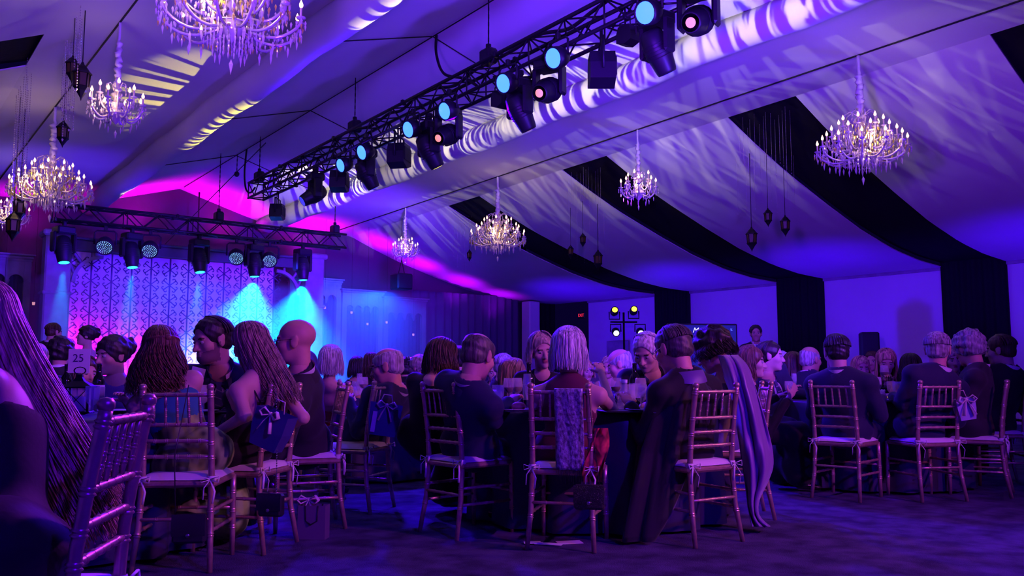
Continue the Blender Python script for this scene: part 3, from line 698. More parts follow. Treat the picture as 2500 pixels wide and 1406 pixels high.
for i in range(NP): link('panel', pan, bd, (PW * (i + 0.5), 0, 0))
sl = MB().box((0, 0.012, 1.42), (0.05, 0.02, 2.84)).mesh('seam_batten', 'scroll_paint')
for i in range(NP + 1): link('seam_batten', sl, bd, (PW * i, 0, 0))
def scroll_mesh():
    m = MB()
    for sx in (-1, 1):
        for sz in (-1, 1):
            ex, ez = sx * 0.118, sz * 0.092
            d = Vector((ex, 0, ez)).normalized(); nrm = Vector((-d.z, 0, d.x))
            def bar(pts, w):
                for a, b in zip(pts[:-1], pts[1:]):
                    a = Vector((a[0], 0, a[1])); b = Vector((b[0], 0, b[1])); t = (b - a).normalized(); q = Vector((-t.z, 0, t.x)) * w / 2; e = t * w * 0.25
                    P = [a - q - e, b - q + e, b + q + e, a + q - e]
                    m.add([p + Vector((0, -0.022, 0)) for p in P] + [p + Vector((0, -0.010, 0)) for p in P], [(0, 1, 2, 3), (0, 4, 5, 1), (1, 5, 6, 2), (2, 6, 7, 3), (3, 7, 4, 0)])
            bar([(0, 0), (ex, ez)], 0.020)
            for s2 in (-1, 1):                        # the two hooks of the anchor-shaped end
                P = []
                for k in range(7):
                    a = k / 6 * 3.9; r = 0.042 - 0.022 * k / 6
                    c = Vector((ex, 0, ez)) * 0.94 + nrm * s2 * 0.040 - d * 0.006
                    P.append(c + (-nrm * s2 * math.cos(a) + d * math.sin(a)) * r)
                bar([(p.x, p.z) for p in P], 0.018)
            bar([(ex * 0.98, ez * 0.98), (ex * 1.15, ez * 1.15)], 0.020)
    return m.mesh('scroll_ornament', 'scroll_paint')
sm = scroll_mesh()
for i in range(NP + 1):
    for j in range(8):
        z = 2.60 - RH * j
        if z > 0.1: link('scroll_ornament', sm, bd, (PW * i, 0, z))
# portal round the backdrop: pillars, header beam, pierced corner brackets
def pillar(x, lab):
    t = thing('set_pillar', lab, 'pillar', (x, 18.75, 0.0), 0, 'stage set pillars')
    MB().box((0, 0, 1.85), (0.46, 0.40, 3.7), bev=0.03).build('shaft', 'set_paint', t)
    MB().box((0, 0, 2.55), (0.52, 0.46, 0.07), bev=0.02).build('moulding', 'set_paint', t); MB().box((0, 0, 3.72), (0.58, 0.52, 0.12), bev=0.03).build('capital', 'set_paint', t); MB().box((0, 0, 0.7), (0.56, 0.50, 0.2), bev=0.03).build('base', 'set_paint', t)
pillar(3.34, 'purple-lit square pillar at the left edge of the backdrop'); pillar(8.75, 'square pillar at the hazy right edge of the backdrop')
t = thing('portal_header', 'dark header beam across the top of the patterned backdrop', 'beam', (6.05, 18.78, 3.42))
MB().box((0, 0, 0.12), (4.9, 0.14, 0.22), bev=0.02).build('beam', 'dark_wall', t); MB().box((0, -0.03, 0.25), (4.95, 0.22, 0.05), bev=0.015).build('cornice', 'dark_wall', t)
for sx, lab in ((-1, 'left'), (1, 'right')):
    m = MB(); A = []; B = []                         # quarter-round bracket under the beam
    for k in range(13):
        a = k / 12 * PI / 2; A.append((sx * (0.0 + 0.0), 0, 0)); 
    R0, R1 = 0.62, 0.50; O = Vector((sx * 0.62, 0, -0.62))
    for ring, rr in enumerate((0.62, 0.50)): pass
    for k in range(12):
        a0, a1 = k / 12 * PI / 2, (k + 1) / 12 * PI / 2
        def P(r, a, y): return (O.x - sx * r * math.cos(a), y, O.z + r * math.sin(a))
        for (r0, r1) in ((0.50, 0.57),):
            V = [P(r0, a0, -.04), P(r1, a0, -.04), P(r1, a1, -.04), P(r0, a1, -.04), P(r0, a0, .04), P(r1, a0, .04), P(r1, a1, .04), P(r0, a1, .04)]
            m.add(V, [(0, 1, 2, 3), (7, 6, 5, 4), (0, 4, 5, 1), (1, 5, 6, 2), (2, 6, 7, 3), (3, 7, 4, 0)])
    for a in (0.35, PI / 4, PI / 2 - 0.35):
        m.tube([(O.x - sx * 0.56 * math.cos(a), 0, O.z + 0.56 * math.sin(a)), (O.x - sx * (0.62 if a < PI / 4 else 0.56 / math.tan(a) * 0.9 if a > PI / 4 + .01 else 0.6) * 1.0, 0, O.z + (0.62 if a > PI / 4 else 0.60 * a + 0.2))], 0.035, 4)
    o = m.build('corner_bracket', 'set_paint', None, (6.05 + sx * -2.43 * -1 if False else (3.58 if sx > 0 else 8.52), 18.80, 3.42))
    tag(o, 'pierced quarter-round bracket in the top %s corner of the portal' % ('left' if sx > 0 else 'right'), 'bracket', 'portal brackets')
# stepped arcades with drapes behind the arches
def arcade(x0, x1, y, ztop, n, lab, zspring=None):
    t = thing('arched_screen', lab, 'screen', (x0, y, 0), 0, 'arched set screens')
    W = x1 - x0; mar = 0.10; bw = (W - 2 * mar) / n; pw = 0.055; r = (bw - pw) / 2; zs = zspring or ztop - 0.42 - r
    for i in range(n):
        cx = mar + bw * (i + 0.5); m = MB()
        for k in range(12):
            a0, a1 = PI * k / 12, PI * (k + 1) / 12
            xa, xb = cx - r * math.cos(a0), cx - r * math.cos(a1); za, zb = zs + r * math.sin(a0), zs + r * math.sin(a1); zt = ztop - 0.14
            V = [(xa, -.05, za), (xb, -.05, zb), (xb, -.05, zt), (xa, -.05, zt), (xa, .05, za), (xb, .05, zb), (xb, .05, zt), (xa, .05, zt)]
            m.add(V, [(0, 1, 2, 3), (7, 6, 5, 4), (0, 4, 5, 1), (3, 2, 6, 7)])
        m.build('arch', 'set_paint', t)
        fold_sheet(0.16, cx - bw / 2, cx + bw / 2, 0.0, ztop - 0.2, 0.03, 0.13, 1, 18, axis='x').build('drape', 'blue_drape', t)
    for i in range(n + 1):
        xx = mar + bw * i; hw = pw / 2 if 0 < i < n else (mar + pw / 2) / 2 + 0.0
        cx = xx if 0 < i < n else (hw if i == 0 else W - hw)
        if 0 < i < n:
            MB().box((cx, 0, (zs + ztop - 0.14) / 2), (pw + 0.002, 0.10, ztop - 0.14 - zs)).build('spandrel', 'set_paint', t)
            MB().lathe([(0.0, zs - 0.10), (0.02, zs - 0.09), (0.045, zs - 0.02), (0.055, zs + 0.02), (0.0, zs + 0.02)], 8, (cx, -0.02, 0)).build('corbel', 'set_paint', t)
        else:
            MB().box((cx, 0, (ztop - 0.14) / 2), (2 * hw, 0.12, ztop - 0.14)).build('post', 'set_paint', t)
    MB().box((W / 2, -0.01, ztop - 0.07), (W + 0.06, 0.20, 0.06), bev=0.015).build('cornice', 'set_paint', t); MB().box((W / 2, 0, ztop - 0.12), (W + 0.02, 0.14, 0.05)).build('frieze', 'set_paint', t)
    MB().box((W / 2, -0.02, ztop - 0.02), (W + 0.12, 0.26, 0.04), bev=0.01).build('cap', 'set_paint', t)
arcade(8.95, 10.38, 20.5, 3.44, 4, 'tallest arched screen right of the backdrop, half lost in blue haze')
arcade(10.40, 11.60, 20.45, 3.20, 4, 'middle arched screen right of the backdrop')
arcade(11.62, 12.95, 20.40, 3.06, 4, 'lowest arched screen beside the dark blue drape')
arcade(1.60, 3.10, 20.0, 3.42, 4, 'arched screen left of the backdrop at the picture edge')
for k, (u, v) in enumerate(((793, 751), (858, 763), (897, 791), (944, 787), (1009, 817), (10, 720), (82, 741))):
    q = pY(u, v, 19.9); t = thing('votive_light', ['pink votive light hanging highest right of the backdrop', 'pink votive light hanging before the middle arched screen, upper one', 'pink votive light hanging before the middle arched screen, lower one', 'pink votive light hanging before the lowest arched screen, upper left', 'pink votive light hanging before the lowest arched screen, lower right', 'votive light at the left picture edge before the arches', 'faint votive light left of the set pillar'][k], 'votive light', q, 0, 'hanging votive lights')
    MB().lathe([(0.0, -0.03), (0.026, -0.03), (0.030, 0.03), (0.026, 0.03)], 8).build('cup', 'tea_light', t); MB().tube([(0, 0, 0.03), (0, 0, ceil_z(q[0], q[1]) - q[2] + 0.01)], 0.003, 4).build('cord', 'rubber', t)

# ================================================================== right wall: lamp tree, screen, speaker, sign
t = thing('lamp_tree', 'black stand with four lamps, two yellow and two blue-white, by the right wall', 'light stand', (16.7, 16.35, 0))
MB().tube([(0, 0, 0), (0, 0, 2.62)], 0.028, 8).build('pole', 'rig_black', t)
for a in (0.3, 2.4, 4.5): MB().tube([(0, 0, 0.55), (0.45 * math.cos(a), 0.45 * math.sin(a), 0.015)], 0.016, 6).build('leg', 'rig_black', t)
bx = Vector(tuple(RT)); 
def bar_(z, w, nm):
    MB().tube([tuple(bx * -w + Vector((0, 0, z))), tuple(bx * w + Vector((0, 0, z)))], 0.024, 8).build(nm, 'rig_black', t)
bar_(2.36, 0.36, 'cross_bar')
def tree_lamp(off, z, up, mat):
    h = MB(); d = (Vector(tuple(-FH)) * 0.9 + Vector((0, 0, 0.30 * up)) ).normalized(); R = d.to_track_quat('-Z', 'Y').to_matrix()
    c = bx * off + Vector((0, 0, z))
    h.lathe([(0, 0.14), (0.08, 0.13), (0.11, 0.04), (0.10, -0.14), (0.085, -0.14)], 14, c, R=R); ho = h.build('lamp_head', 'rig_black', t)
    MB().lathe([(0, -0.15), (0.05, -0.148), (0.075, -0.14)], 14, c, R=R).build('lens', mat, ho)
    y = MB(); b0 = bx * 0.14
    y.tube([tuple(c + b0), tuple(c + b0 - Vector((0, 0, 0.20 * up))), tuple(c - b0 - Vector((0, 0, 0.20 * up))), tuple(c - b0)], 0.018, 6); y.build('yoke', 'rig_black', t)
tree_lamp(-0.25, 2.64, 1, 'lens_yellow'); tree_lamp(0.27, 2.66, 1, 'lens_yellow'); tree_lamp(-0.22, 2.10, -1, 'lens_white'); tree_lamp(0.44, 2.10, -1, 'lens_white')
# flat screen on a stand, slides with script lettering
pmat('screen_blue', (0.01, 0.01, 0.05), 0.2, emit=(0.012, 0.01, 0.26), estr=1.0); pmat('screen_text', (0.8, 0.8, 0.8), 0.5, emit=(0.75, 0.8, 1.0), estr=1.2); pmat('screen_text_dim', (0.3, 0.4, 0.8), 0.5, emit=(0.12, 0.25, 0.95), estr=0.9)
q = pd(1715, 862, 12.6); yaw_s = -YAW * 0.85
t = thing('presentation_screen', 'wide blue presentation screen with white script behind the caped couple', 'screen', (q[0], q[1], 0), yaw_s)
MB().box((0, 0, q[2]), (1.05, 0.06, 0.86), bev=0.012).build('frame', 'rig_black', t)
sc_o = MB().box((0, -0.033, q[2]), (1.0, 0.006, 0.81)).build('display', 'screen_blue', t)
MB().tube([(0, 0.03, 0.02), (0, 0.03, q[2] - 0.42)], 0.03, 8).build('stand_pole', 'rig_black', t); MB().box((0, 0.03, 0.02), (0.6, 0.4, 0.04), bev=0.01).build('stand_base', 'rig_black', t)
def on_screen(x, z): return Matrix.Translation((x, -0.038, q[2] + z)) @ Matrix.Rotation(PI / 2, 4, 'X')
text_obj('lettering', 'Masquerade', 0.105, 'screen_text', on_screen(0.10, 0.33), sc_o, shear=0.35)
text_obj('lettering', 'Thank You', 0.040, 'screen_text_dim', on_screen(-0.06, 0.20), sc_o)
text_obj('lettering', 'S', 0.17, 'screen_text', on_screen(-0.14, 0.10), sc_o, shear=0.3)
text_obj('emblem', '%', 0.05, 'screen_text_dim', on_screen(0.43, 0.34), sc_o)
# loudspeaker on a pole by the wall
q = pX(2122, 838, 16.9); t = thing('speaker_stand', 'black tripod speaker stand by the right wall', 'stand', (16.9, q[1], 0))
MB().tube([(0, 0, 0.1), (0, 0, 1.16)], 0.02, 8).build('pole', 'rig_black', t)
for a in (0.2, 2.3, 4.4): MB().tube([(0, 0, 0.5), (0.4 * math.cos(a), 0.4 * math.sin(a), 0.012)], 0.012, 6).build('leg', 'rig_black', t)
t = thing('pole_speaker', 'black loudspeaker standing against the blue right wall', 'loudspeaker', (16.9, q[1], 1.16), -0.9)
MB().box((0, 0, 0.34), (0.36, 0.34, 0.68), bev=0.03).build('cabinet', 'rig_black', t); MB().box((0, -0.175, 0.34), (0.31, 0.012, 0.60), bev=0.006).build('front_grille', 'speaker_grille', t)
q = pX(1420, 770, XR - 0.12); t = thing('exit_sign', 'small red exit sign on the dark far right drape', 'sign', q, -PI / 2)
MB().box((0, 0, 0), (0.30, 0.05, 0.20), bev=0.01).build('housing', 'rig_black', t); text_obj('lettering', 'EXIT', 0.13, 'exit_red', Matrix.Translation((0, -0.028, 0)) @ Matrix.Rotation(PI / 2, 4, 'X'), t)
# picture panel on the far right wall
q = pX(1508, 855, XR - 0.05); o = MB().box((0, 0, 0), (0.04, 0.9, 0.55), bev=0.01).build('wall_panel', 'set_paint', None, q); tag(o, 'pale rectangular panel on the wall below the lamp tree', 'panel')

# ------------------------------------------------------------------ haze in front of the stage, with the beams of the stage movers
hz = MB(); hz.box((7.6, 18.4, 1.72), (9.4, 4.0, 2.20)); vm = bpy.data.materials.new('haze'); vm.use_nodes = True
N = vm.node_tree.nodes; L = vm.node_tree.links; N.remove(N['Principled BSDF'])
vsn = N.new('ShaderNodeVolumeScatter'); vsn.inputs['Color'].default_value = (0.9, 0.95, 1.0, 1); vsn.inputs['Density'].default_value = 0.15; vsn.inputs['Anisotropy'].default_value = 0.0
L.new(vsn.outputs[0], N['Material Output'].inputs['Volume']); MAT['haze'] = vm
ho = hz.build('stage_haze', 'haze'); tag(ho, 'blue haze drifting before the stage and the arched screens', 'haze', kind='stuff')
for i, (u, k) in enumerate(ST):
    if k != 'm': continue
    lx = pY(u, 590, 17.0)[0]
    lz = 2.86
    if i < 6: spot('stage_mover_beam', (lx, 16.93, lz), (lx + 0.2, 18.0, 0.6), CYAN, 650, 24, 0.5, 0.04)
    else: spot('stage_mover_beam', (lx, 16.96, lz), (lx + (0.0 if i == 6 else 0.1), 17.9, 0.6), (0.0, 0.15, 1.0), 9000 if i == 6 else 8000, 92, 1.0, 0.04)
# ================================================================== chairs
def turned(P, r, rings, n=9, ring_r=0.004, base_taper=None):
    """Bamboo-style turned rod along P: a radius profile with paired rings at the given fractions."""
    P = [Vector(p) for p in P]; seg = [(P[i + 1] - P[i]).length for i in range(len(P) - 1)]; Ln = sum(seg)
    fr = {0.0, 1.0}
    for q in rings:
        for d in (-0.013, -0.010, -0.006, -0.002, 0.002, 0.006, 0.010, 0.013): fr.add(min(1, max(0, q + d / Ln * (1 if r > 0.012 else 0.7))))
    for i in range(1, len(P) - 1): fr.add(sum(seg[:i]) / Ln)
    fr = sorted(fr); pts = []; rad = []
    for f in fr:
        d = f * Ln; i = 0
        while i < len(seg) - 1 and d > seg[i]: d -= seg[i]; i += 1
        pts.append(P[i].lerp(P[i + 1], min(1, d / seg[i])))
        bump = 0.0
        for q in rings:
            e = abs(f - q) * Ln / (1 if r > 0.012 else 0.7)
            if 0.003 < e < 0.009: bump = ring_r
        rr = r + bump
        if base_taper and f < 0.25: rr *= base_taper + (1 - base_taper) * f / 0.25
        rad.append(rr)
    return MB().tube(pts, rad, n)
def chair_proto():
    """Origin on the floor under the seat; the sitter faces +Y."""
    t = thing('banquet_chair', 'x', 'chair', group='bronze bamboo-style banquet chairs')
    for sx in (-1, 1):
        # rear post: splayed foot, upright at the seat, leaning back
        P = [(sx * 0.193, -0.235, 0.0), (sx * 0.178, -0.195, 0.22), (sx * 0.172, -0.180, 0.44), (sx * 0.170, -0.190, 0.60), (sx * 0.169, -0.215, 0.78), (sx * 0.168, -0.240, 0.915)]
        m = turned(P, 0.0165, [0.20, 0.33, 0.50, 0.62, 0.70, 0.80, 0.965], 10, 0.0045, 0.8)
        m.lathe([(0.012, 0.912), (0.019, 0.920), (0.020, 0.932), (0.013, 0.942), (0, 0.945)], 10, (sx * 0.168, -0.240, 0)); m.build('rear_leg', 'chair_gold', t)
        P = [(sx * 0.195, 0.205, 0.0), (sx * 0.190, 0.200, 0.44)]
        turned(P, 0.0165, [0.35, 0.55, 0.78], 9, 0.0045, 0.8).build('front_leg', 'chair_gold', t)
        for z in (0.20, 0.30): turned([(sx * 0.180, -0.20, z), (sx * 0.191, 0.20, z)], 0.0095, [0.25, 0.5, 0.75], 7, 0.003).build('side_stretcher', 'chair_gold', t)
    def ypost(z): return float(np.interp(z, [0, .22, .44, .6, .78, .915], [-.235, -.195, -.18, -.19, -.215, -.24]))
    for z, nm in ((0.888, 'top_rail'), (0.735, 'back_rail'), (0.652, 'back_rail'), (0.572, 'back_rail')):
        turned([(-0.168, ypost(z), z), (0.168, ypost(z), z)], 0.0105, [0.17, 0.34, 0.5, 0.66, 0.83], 8, 0.003).build(nm, 'chair_gold', t)
    for i in range(5):
        x = -0.112 + 0.056 * i; turned([(x * 1.06, ypost(.735), 0.735), (x, ypost(.888), 0.888)], 0.0072, [0.3, 0.5, 0.7], 6, 0.0025).build('spindle', 'chair_gold', t)
    turned([(-0.18, -0.198, 0.26), (0.18, -0.198, 0.26)], 0.0095, [0.25, 0.5, 0.75], 7, 0.003).build('rear_stretcher', 'chair_gold', t)
    turned([(-0.19, 0.20, 0.26), (0.19, 0.20, 0.26)], 0.0095, [0.25, 0.5, 0.75], 7, 0.003).build('front_stretcher', 'chair_gold', t)
    MB().box((0, 0.005, 0.435), (0.40, 0.41, 0.035), bev=0.012).build('seat', 'chair_gold', t)
    c = MB(); n = 12; top = []; bot = []                       # soft cushion with a crown
    for i in range(n + 1):
        rt = []; rb = []
        for j in range(n + 1):
            u, v = i / n * 2 - 1, j / n * 2 - 1; e = (1 - abs(u) ** 6) * (1 - abs(v) ** 6); e = max(0, e) ** 0.35
            rt.append((u * 0.195, v * 0.20 + 0.005, 0.455 + 0.032 * e)); rb.append((u * 0.195, v * 0.20 + 0.005, 0.453))
        top.append(rt); bot.append(rb)
    c.grid(top); c.grid([list(reversed(r)) for r in bot]); c.build('cushion', 'cushion', t)
    for sx in (-1, 1):
        k = MB(); k.lathe([(0.022, 0.445), (0.025, 0.455), (0.022, 0.475)], 10, (sx * 0.172, -0.180, 0))
        for a in (0.6, 2.4):                                     # bow loops and tails
            lo = [(sx * 0.172, -0.205, 0.46), (sx * 0.172 + 0.06 * math.cos(a), -0.215, 0.475), (sx * 0.172 + 0.055 * math.cos(a), -0.220, 0.445), (sx * 0.172, -0.206, 0.458)]
            k.tube(lo, 0.006, 5, flat=0.4)
        k.tube([(sx * 0.172, -0.206, 0.458), (sx * 0.172 + 0.03, -0.225, 0.40), (sx * 0.172 + 0.02, -0.222, 0.34)], [0.006, 0.007, 0.008], 5, flat=0.35)
        k.tube([(sx * 0.172, -0.206, 0.458), (sx * 0.172 - 0.025, -0.225, 0.42), (sx * 0.172 - 0.03, -0.222, 0.36)], [0.006, 0.007, 0.008], 5, flat=0.35)
        k.build('cushion_tie', 'cushion', t)
    return t
chair0 = chair_proto(); chair_used = [False]
CHAIRS = {}
def chair(key, rear, face, label):
    """rear: midpoint of the rear feet on the floor, face: direction the sitter faces."""
    f = Vector((face[0], face[1])).normalized(); yaw = math.atan2(-f.x, f.y)
    loc = (rear[0] + f.x * 0.235, rear[1] + f.y * 0.235, 0)
    if not chair_used[0]: o = chair0; chair_used[0] = True
    else: o = dup(chair0)
    o.location = loc; o.rotation_euler = (0, 0, yaw); o['label'] = label
    CHAIRS[key] = (np.array([loc[0], loc[1], 0.0]), np.array([f.x, f.y, 0.0]))
    return o
T1, T2, T3, T4 = (1.15, 5.75), (4.35, 4.55), (7.6, 4.35), (4.25, 7.75)
T5, T6 = (7.4, 7.6), (9.6, 6.2)
chair('C1', (0.58, 2.28), (-0.70, 0.42), 'chair in the near left corner with a gold finial, beside the blonde hair')
chair('C2', (1.39, 4.53), (0.56, 0.83), 'chair with a pink cushion holding the wavy-haired woman in green and blue')
chair('C3', (2.08, 4.78), (-0.62, 0.78), 'chair with a bow bag and bead chain under the long-haired woman')
chair('C6b', (2.72, 5.30), (-0.95, 0.30), 'chair of the bald man in glasses, mostly hidden behind the long-haired woman')
chair('C4', (3.42, 7.08), (0.70, 0.70), 'chair of the white-haired woman in red with a gift bag on its side')
chair('C5', (3.22, 5.62), (-0.55, 0.83), 'narrowly seen chair with an empty cushion, blue bow bag on its back')
chair('CA', (2.99, 4.54), (1.0, 0.05), 'chair with a tied white cushion behind the balding man in navy')
chair('C6', (3.28, 3.73), (0.80, 0.60), 'chair with a silver brocade scarf over its back')
chair('C7', (4.13, 3.29), (0.10, 0.99), 'gold-lit chair of the man in the black cape')
chair('C8', (5.25, 3.74), (-0.72, 0.69), 'chair seen edge-on beside the purple velvet cape')
chair('C9', (6.27, 3.85), (0.98, 0.16), 'chair with tied white bows on its cushion, left of the gap at the right-hand table')
chair('C10', (6.85, 3.27), (0.48, 0.88), 'chair holding a blue gift bag with a bow on its right post')
chair('C11', (7.65, 3.10), (-0.35, 0.94), 'rightmost chair, seen nearly edge-on')
chair('T2a', (5.60, 5.30), (-0.85, -0.5), 'chair of the grey-haired man in a bow tie')
chair('T2b', (4.80, 5.98), (-0.3, -0.95), 'chair of the fair-haired woman on the far side of the middle table')
chair('T1a', (1.74, 6.98), (-0.45, -0.89), 'chair of the dark-haired woman at the number 25 table')
chair('T1b', (2.46, 6.26), (-0.72, -0.69), 'chair of the bearded man in the striped tie')
chair('T3a', (9.0, 4.95), (-0.8, -0.6), 'chair of the blonde woman with the wine glass')
chair('T3b', (8.55, 3.35), (-0.65, 0.75), 'chair at the right picture edge behind the grey curly-haired man')

# ================================================================== tables
def cloth_table(c, r, lab, seed, navy='navy_cloth'):
    t = thing('round_table', lab, 'table', (c[0], c[1], 0), 0, 'round banquet tables')
    MB().lathe([(0, 0.755), (r - 0.01, 0.755), (r, 0.745), (r - 0.01, 0.728), (0, 0.728)], 40).build('tabletop', 'dark_wall', t)
    m = MB(); m.lathe([(0.05, 0.728), (0.05, 0.06), (0.28, 0.03), (0.28, 0.0)], 12); m.build('pedestal', 'rig_black', t)
    rr = random.Random(seed); ph = [rr.random() * 6.28 for _ in range(4)]; n = 96
    prof = [(0.0, 0.757, 0), (r * 0.5, 0.7572, 0), (r - 0.02, 0.7575, 0), (r + 0.004, 0.752, 0.02), (r + 0.012, 0.735, 0.1), (r + 0.015, 0.68, 0.35), (r + 0.018, 0.5, 0.7), (r + 0.02, 0.3, 0.9), (r + 0.022, 0.02, 1.0)]
    P = []
    for q, z, k in prof:
        row = []
        for j in range(n + 1):
            a = 2 * PI * (j % n) / n; w = 0.042 * k * (math.sin(14 * a + ph[0]) + 0.6 * math.sin(23 * a + ph[1]))
            row.append(((q + w) * math.cos(a), (q + w) * math.sin(a), z))
        P.append(row)
    cl = MB(); cl.grid(P); o = cl.build('tablecloth', navy); o.location = (c[0], c[1], 0.0005)
    tag(o, lab.replace('round table', 'dark navy tablecloth on the round table'), 'tablecloth', 'dark navy tablecloths')
    return t
cloth_table(T1, 0.88, 'round table at the left with the number 25 card', 1)
cloth_table(T2, 0.88, 'round table in the middle behind the scarf-draped chair', 2)
cloth_table(T3, 0.88, 'round table at the right between the two chairs', 3)
cloth_table(T4, 0.85, 'round table behind the woman in red', 4)
cloth_table(T5, 0.85, 'round table behind the caped couple', 5)
cloth_table(T6, 0.85, 'round table by the right wall beyond the blonde woman', 6)
TOP = 0.7595
def at(u, d):                                        # a spot on a table top along a sight line
    p = FH * d + RT * ((u - 1250) / FPX * d); return p[0], p[1]
# ------------------------------------------------------------------ tableware
def wine_glass_proto(kind):
    t = thing('wine_glass', 'x', 'glass', group='drinking glasses')
    if kind == 'wine':
        MB().lathe([(0, 0.0), (0.034, 0.001), (0.034, 0.003), (0.006, 0.008), (0.004, 0.02), (0.004, 0.085), (0.012, 0.095), (0.034, 0.118), (0.041, 0.145), (0.039, 0.175), (0.034, 0.205), (0.0335, 0.205), (0.038, 0.175), (0.040, 0.145)], 18).build('bowl', 'glass', t)
        MB().lathe([(0, 0.102), (0.03, 0.118), (0.039, 0.142), (0, 0.143)], 14).build('wine', 'wine', t)
    elif kind == 'water':
        MB().lathe([(0, 0.0), (0.032, 0.001), (0.032, 0.004), (0.008, 0.012), (0.006, 0.05), (0.02, 0.06), (0.036, 0.085), (0.040, 0.13), (0.038, 0.165), (0.0375, 0.165), (0.039, 0.13), (0.035, 0.087)], 18).build('bowl', 'glass', t)
    else:
        MB().lathe([(0, 0.0), (0.030, 0.001), (0.030, 0.003), (0.005, 0.010), (0.004, 0.09), (0.014, 0.11), (0.024, 0.16), (0.026, 0.20), (0.023, 0.235), (0.0225, 0.235), (0.025, 0.20), (0.023, 0.16)], 16).build('bowl', 'glass', t)
    return t
GL = {k: wine_glass_proto(k) for k in ('wine', 'water', 'flute')}; gused = {k: False for k in GL}
def glass(kind, xy, lab, z=TOP):
    o = GL[kind] if not gused[kind] else dup(GL[kind]); gused[kind] = True
    o.location = (xy[0], xy[1], z); o['label'] = lab; return o
def bottle(xy, lab, h=0.30):
    t = thing('wine_bottle', lab, 'bottle', (xy[0], xy[1], TOP), 0, 'dark wine bottles'); k = h / 0.30
    MB().lathe([(0, 0), (0.036 * k, 0), (0.038 * k, 0.006 * k), (0.038 * k, 0.185 * k), (0.030 * k, 0.215 * k), (0.016 * k, 0.235 * k), (0.014 * k, 0.285 * k), (0.016 * k, 0.288 * k), (0.016 * k, 0.30 * k), (0, 0.30 * k)], 18).build('body', 'bottle_glass', t)
    MB().lathe([(0.0385 * k, 0.06 * k), (0.0385 * k, 0.16 * k)], 18).build('label', 'paper', t)
def plate(xy, lab, food=False):
    t = thing('dinner_plate', lab, 'plate', (xy[0], xy[1], TOP), 0, 'white plates')
    MB().lathe([(0, 0.004), (0.07, 0.004), (0.08, 0.008), (0.125, 0.018), (0.127, 0.020), (0.124, 0.021), (0.08, 0.012), (0, 0.008)], 28).build('dish', 'china', t)
    if food: tag(MB().ell((0, 0, 0), (0.05, 0.04, 0.028), 12, 8).build('bread_roll', 'bread', None, (xy[0] + 0.02, xy[1] + 0.01, TOP + 0.034)), food, 'bread', 'bread rolls on plates')
def candle(xy, lab):
    t = thing('candle_votive', lab, 'candle', (xy[0], xy[1], TOP), 0, 'table votive candles')
    MB().lathe([(0, 0), (0.03, 0), (0.034, 0.06), (0.032, 0.06), (0.029, 0.006), (0, 0.006)], 14).build('cup', 'glass', t); MB().lathe([(0, 0.006), (0.02, 0.006), (0.02, 0.025), (0, 0.025)], 10).build('wax', 'paper', t)
    MB().lathe([(0, 0.027), (0.006, 0.034), (0.004, 0.044), (0, 0.052)], 8).build('flame', 'flame', t)
def card(xy, lab, w, h, yaw, z=TOP, txt=None):
    t = thing('table_card', lab, 'card', (xy[0], xy[1], z), yaw, 'paper cards'); MB().box((0, 0, h / 2), (w, 0.003, h)).build('sheet', 'paper', t)
    MB().box((0, 0.02, h / 4), (w * 0.3, 0.04, 0.003), rot=Matrix.Rotation(0.9, 3, 'X')).build('prop', 'paper', t)
    if txt: text_obj('number', txt, h * 0.46, 'ink', Matrix.Translation((-0.005, -0.003, h * 0.60)) @ Matrix.Rotation(PI / 2, 4, 'X'), t, 0.0004)
    return t
def bottle_water(xy, lab):
    t = thing('carafe', lab, 'carafe', (xy[0], xy[1], TOP)); MB().lathe([(0, 0), (0.045, 0), (0.048, 0.02), (0.036, 0.10), (0.022, 0.15), (0.024, 0.19), (0.023, 0.19), (0.021, 0.15), (0.034, 0.10)], 16).build('body', 'glass', t); MB().lathe([(0.025, 0.175), (0.026, 0.195), (0, 0.197)], 12).build('stopper', 'china', t)
camy = -YAW
# number 25 table
lx, ly = at(200, 5.15)
t = thing('table_lantern', 'tall metal lantern with crossed wires before the number 25 card', 'lantern', (lx, ly, TOP), camy + 0.25)
MB().box((0, 0, 0.01), (0.15, 0.15, 0.02), bev=0.006).build('base', 'lantern_iron', t)
for sx in (-1, 1):
    for sy in (-1, 1): MB().box((sx * 0.06, sy * 0.06, 0.12), (0.012, 0.012, 0.20)).build('post', 'lantern_iron', t)
    MB().tube([(sx * 0.058, -0.06, 0.022), (-sx * 0.058, -0.06, 0.215)], 0.0025, 5).build('cross_wire', 'lantern_iron', t)
    MB().box((0.0, sx * 0.056, 0.12), (0.11, 0.002, 0.19)).build('pane', 'glass', t)
MB().lathe([(0.0, 0.335), (0.022, 0.33), (0.024, 0.305), (0.04, 0.275), (0.10, 0.235), (0.112, 0.228), (0.112, 0.216), (0, 0.216)], 4, sm=False, R=Matrix.Rotation(PI / 4, 3, 'Z')).build('roof', 'lantern_iron', t)
MB().tube([(0.030 * math.cos(a), 0, 0.362 + 0.030 * math.sin(a)) for a in np.linspace(0, 2 * PI, 17)], 0.004, 6).build('ring', 'lantern_iron', t)
tag(MB().lathe([(0, 0.0), (0.036, 0.0), (0.036, 0.085), (0.006, 0.088), (0, 0.088)], 14).build('pillar_candle', 'paper', None, (lx, ly, TOP + 0.0142)), 'pale pillar candle inside the table lantern', 'candle')
t.scale = (1.05, 1.05, 0.70)
qx, qy = at(197, 5.40); card((qx, qy), 'white table card with the number 25 behind the lantern', 0.13, 0.15, camy + 0.1, TOP + 0.24, '25')
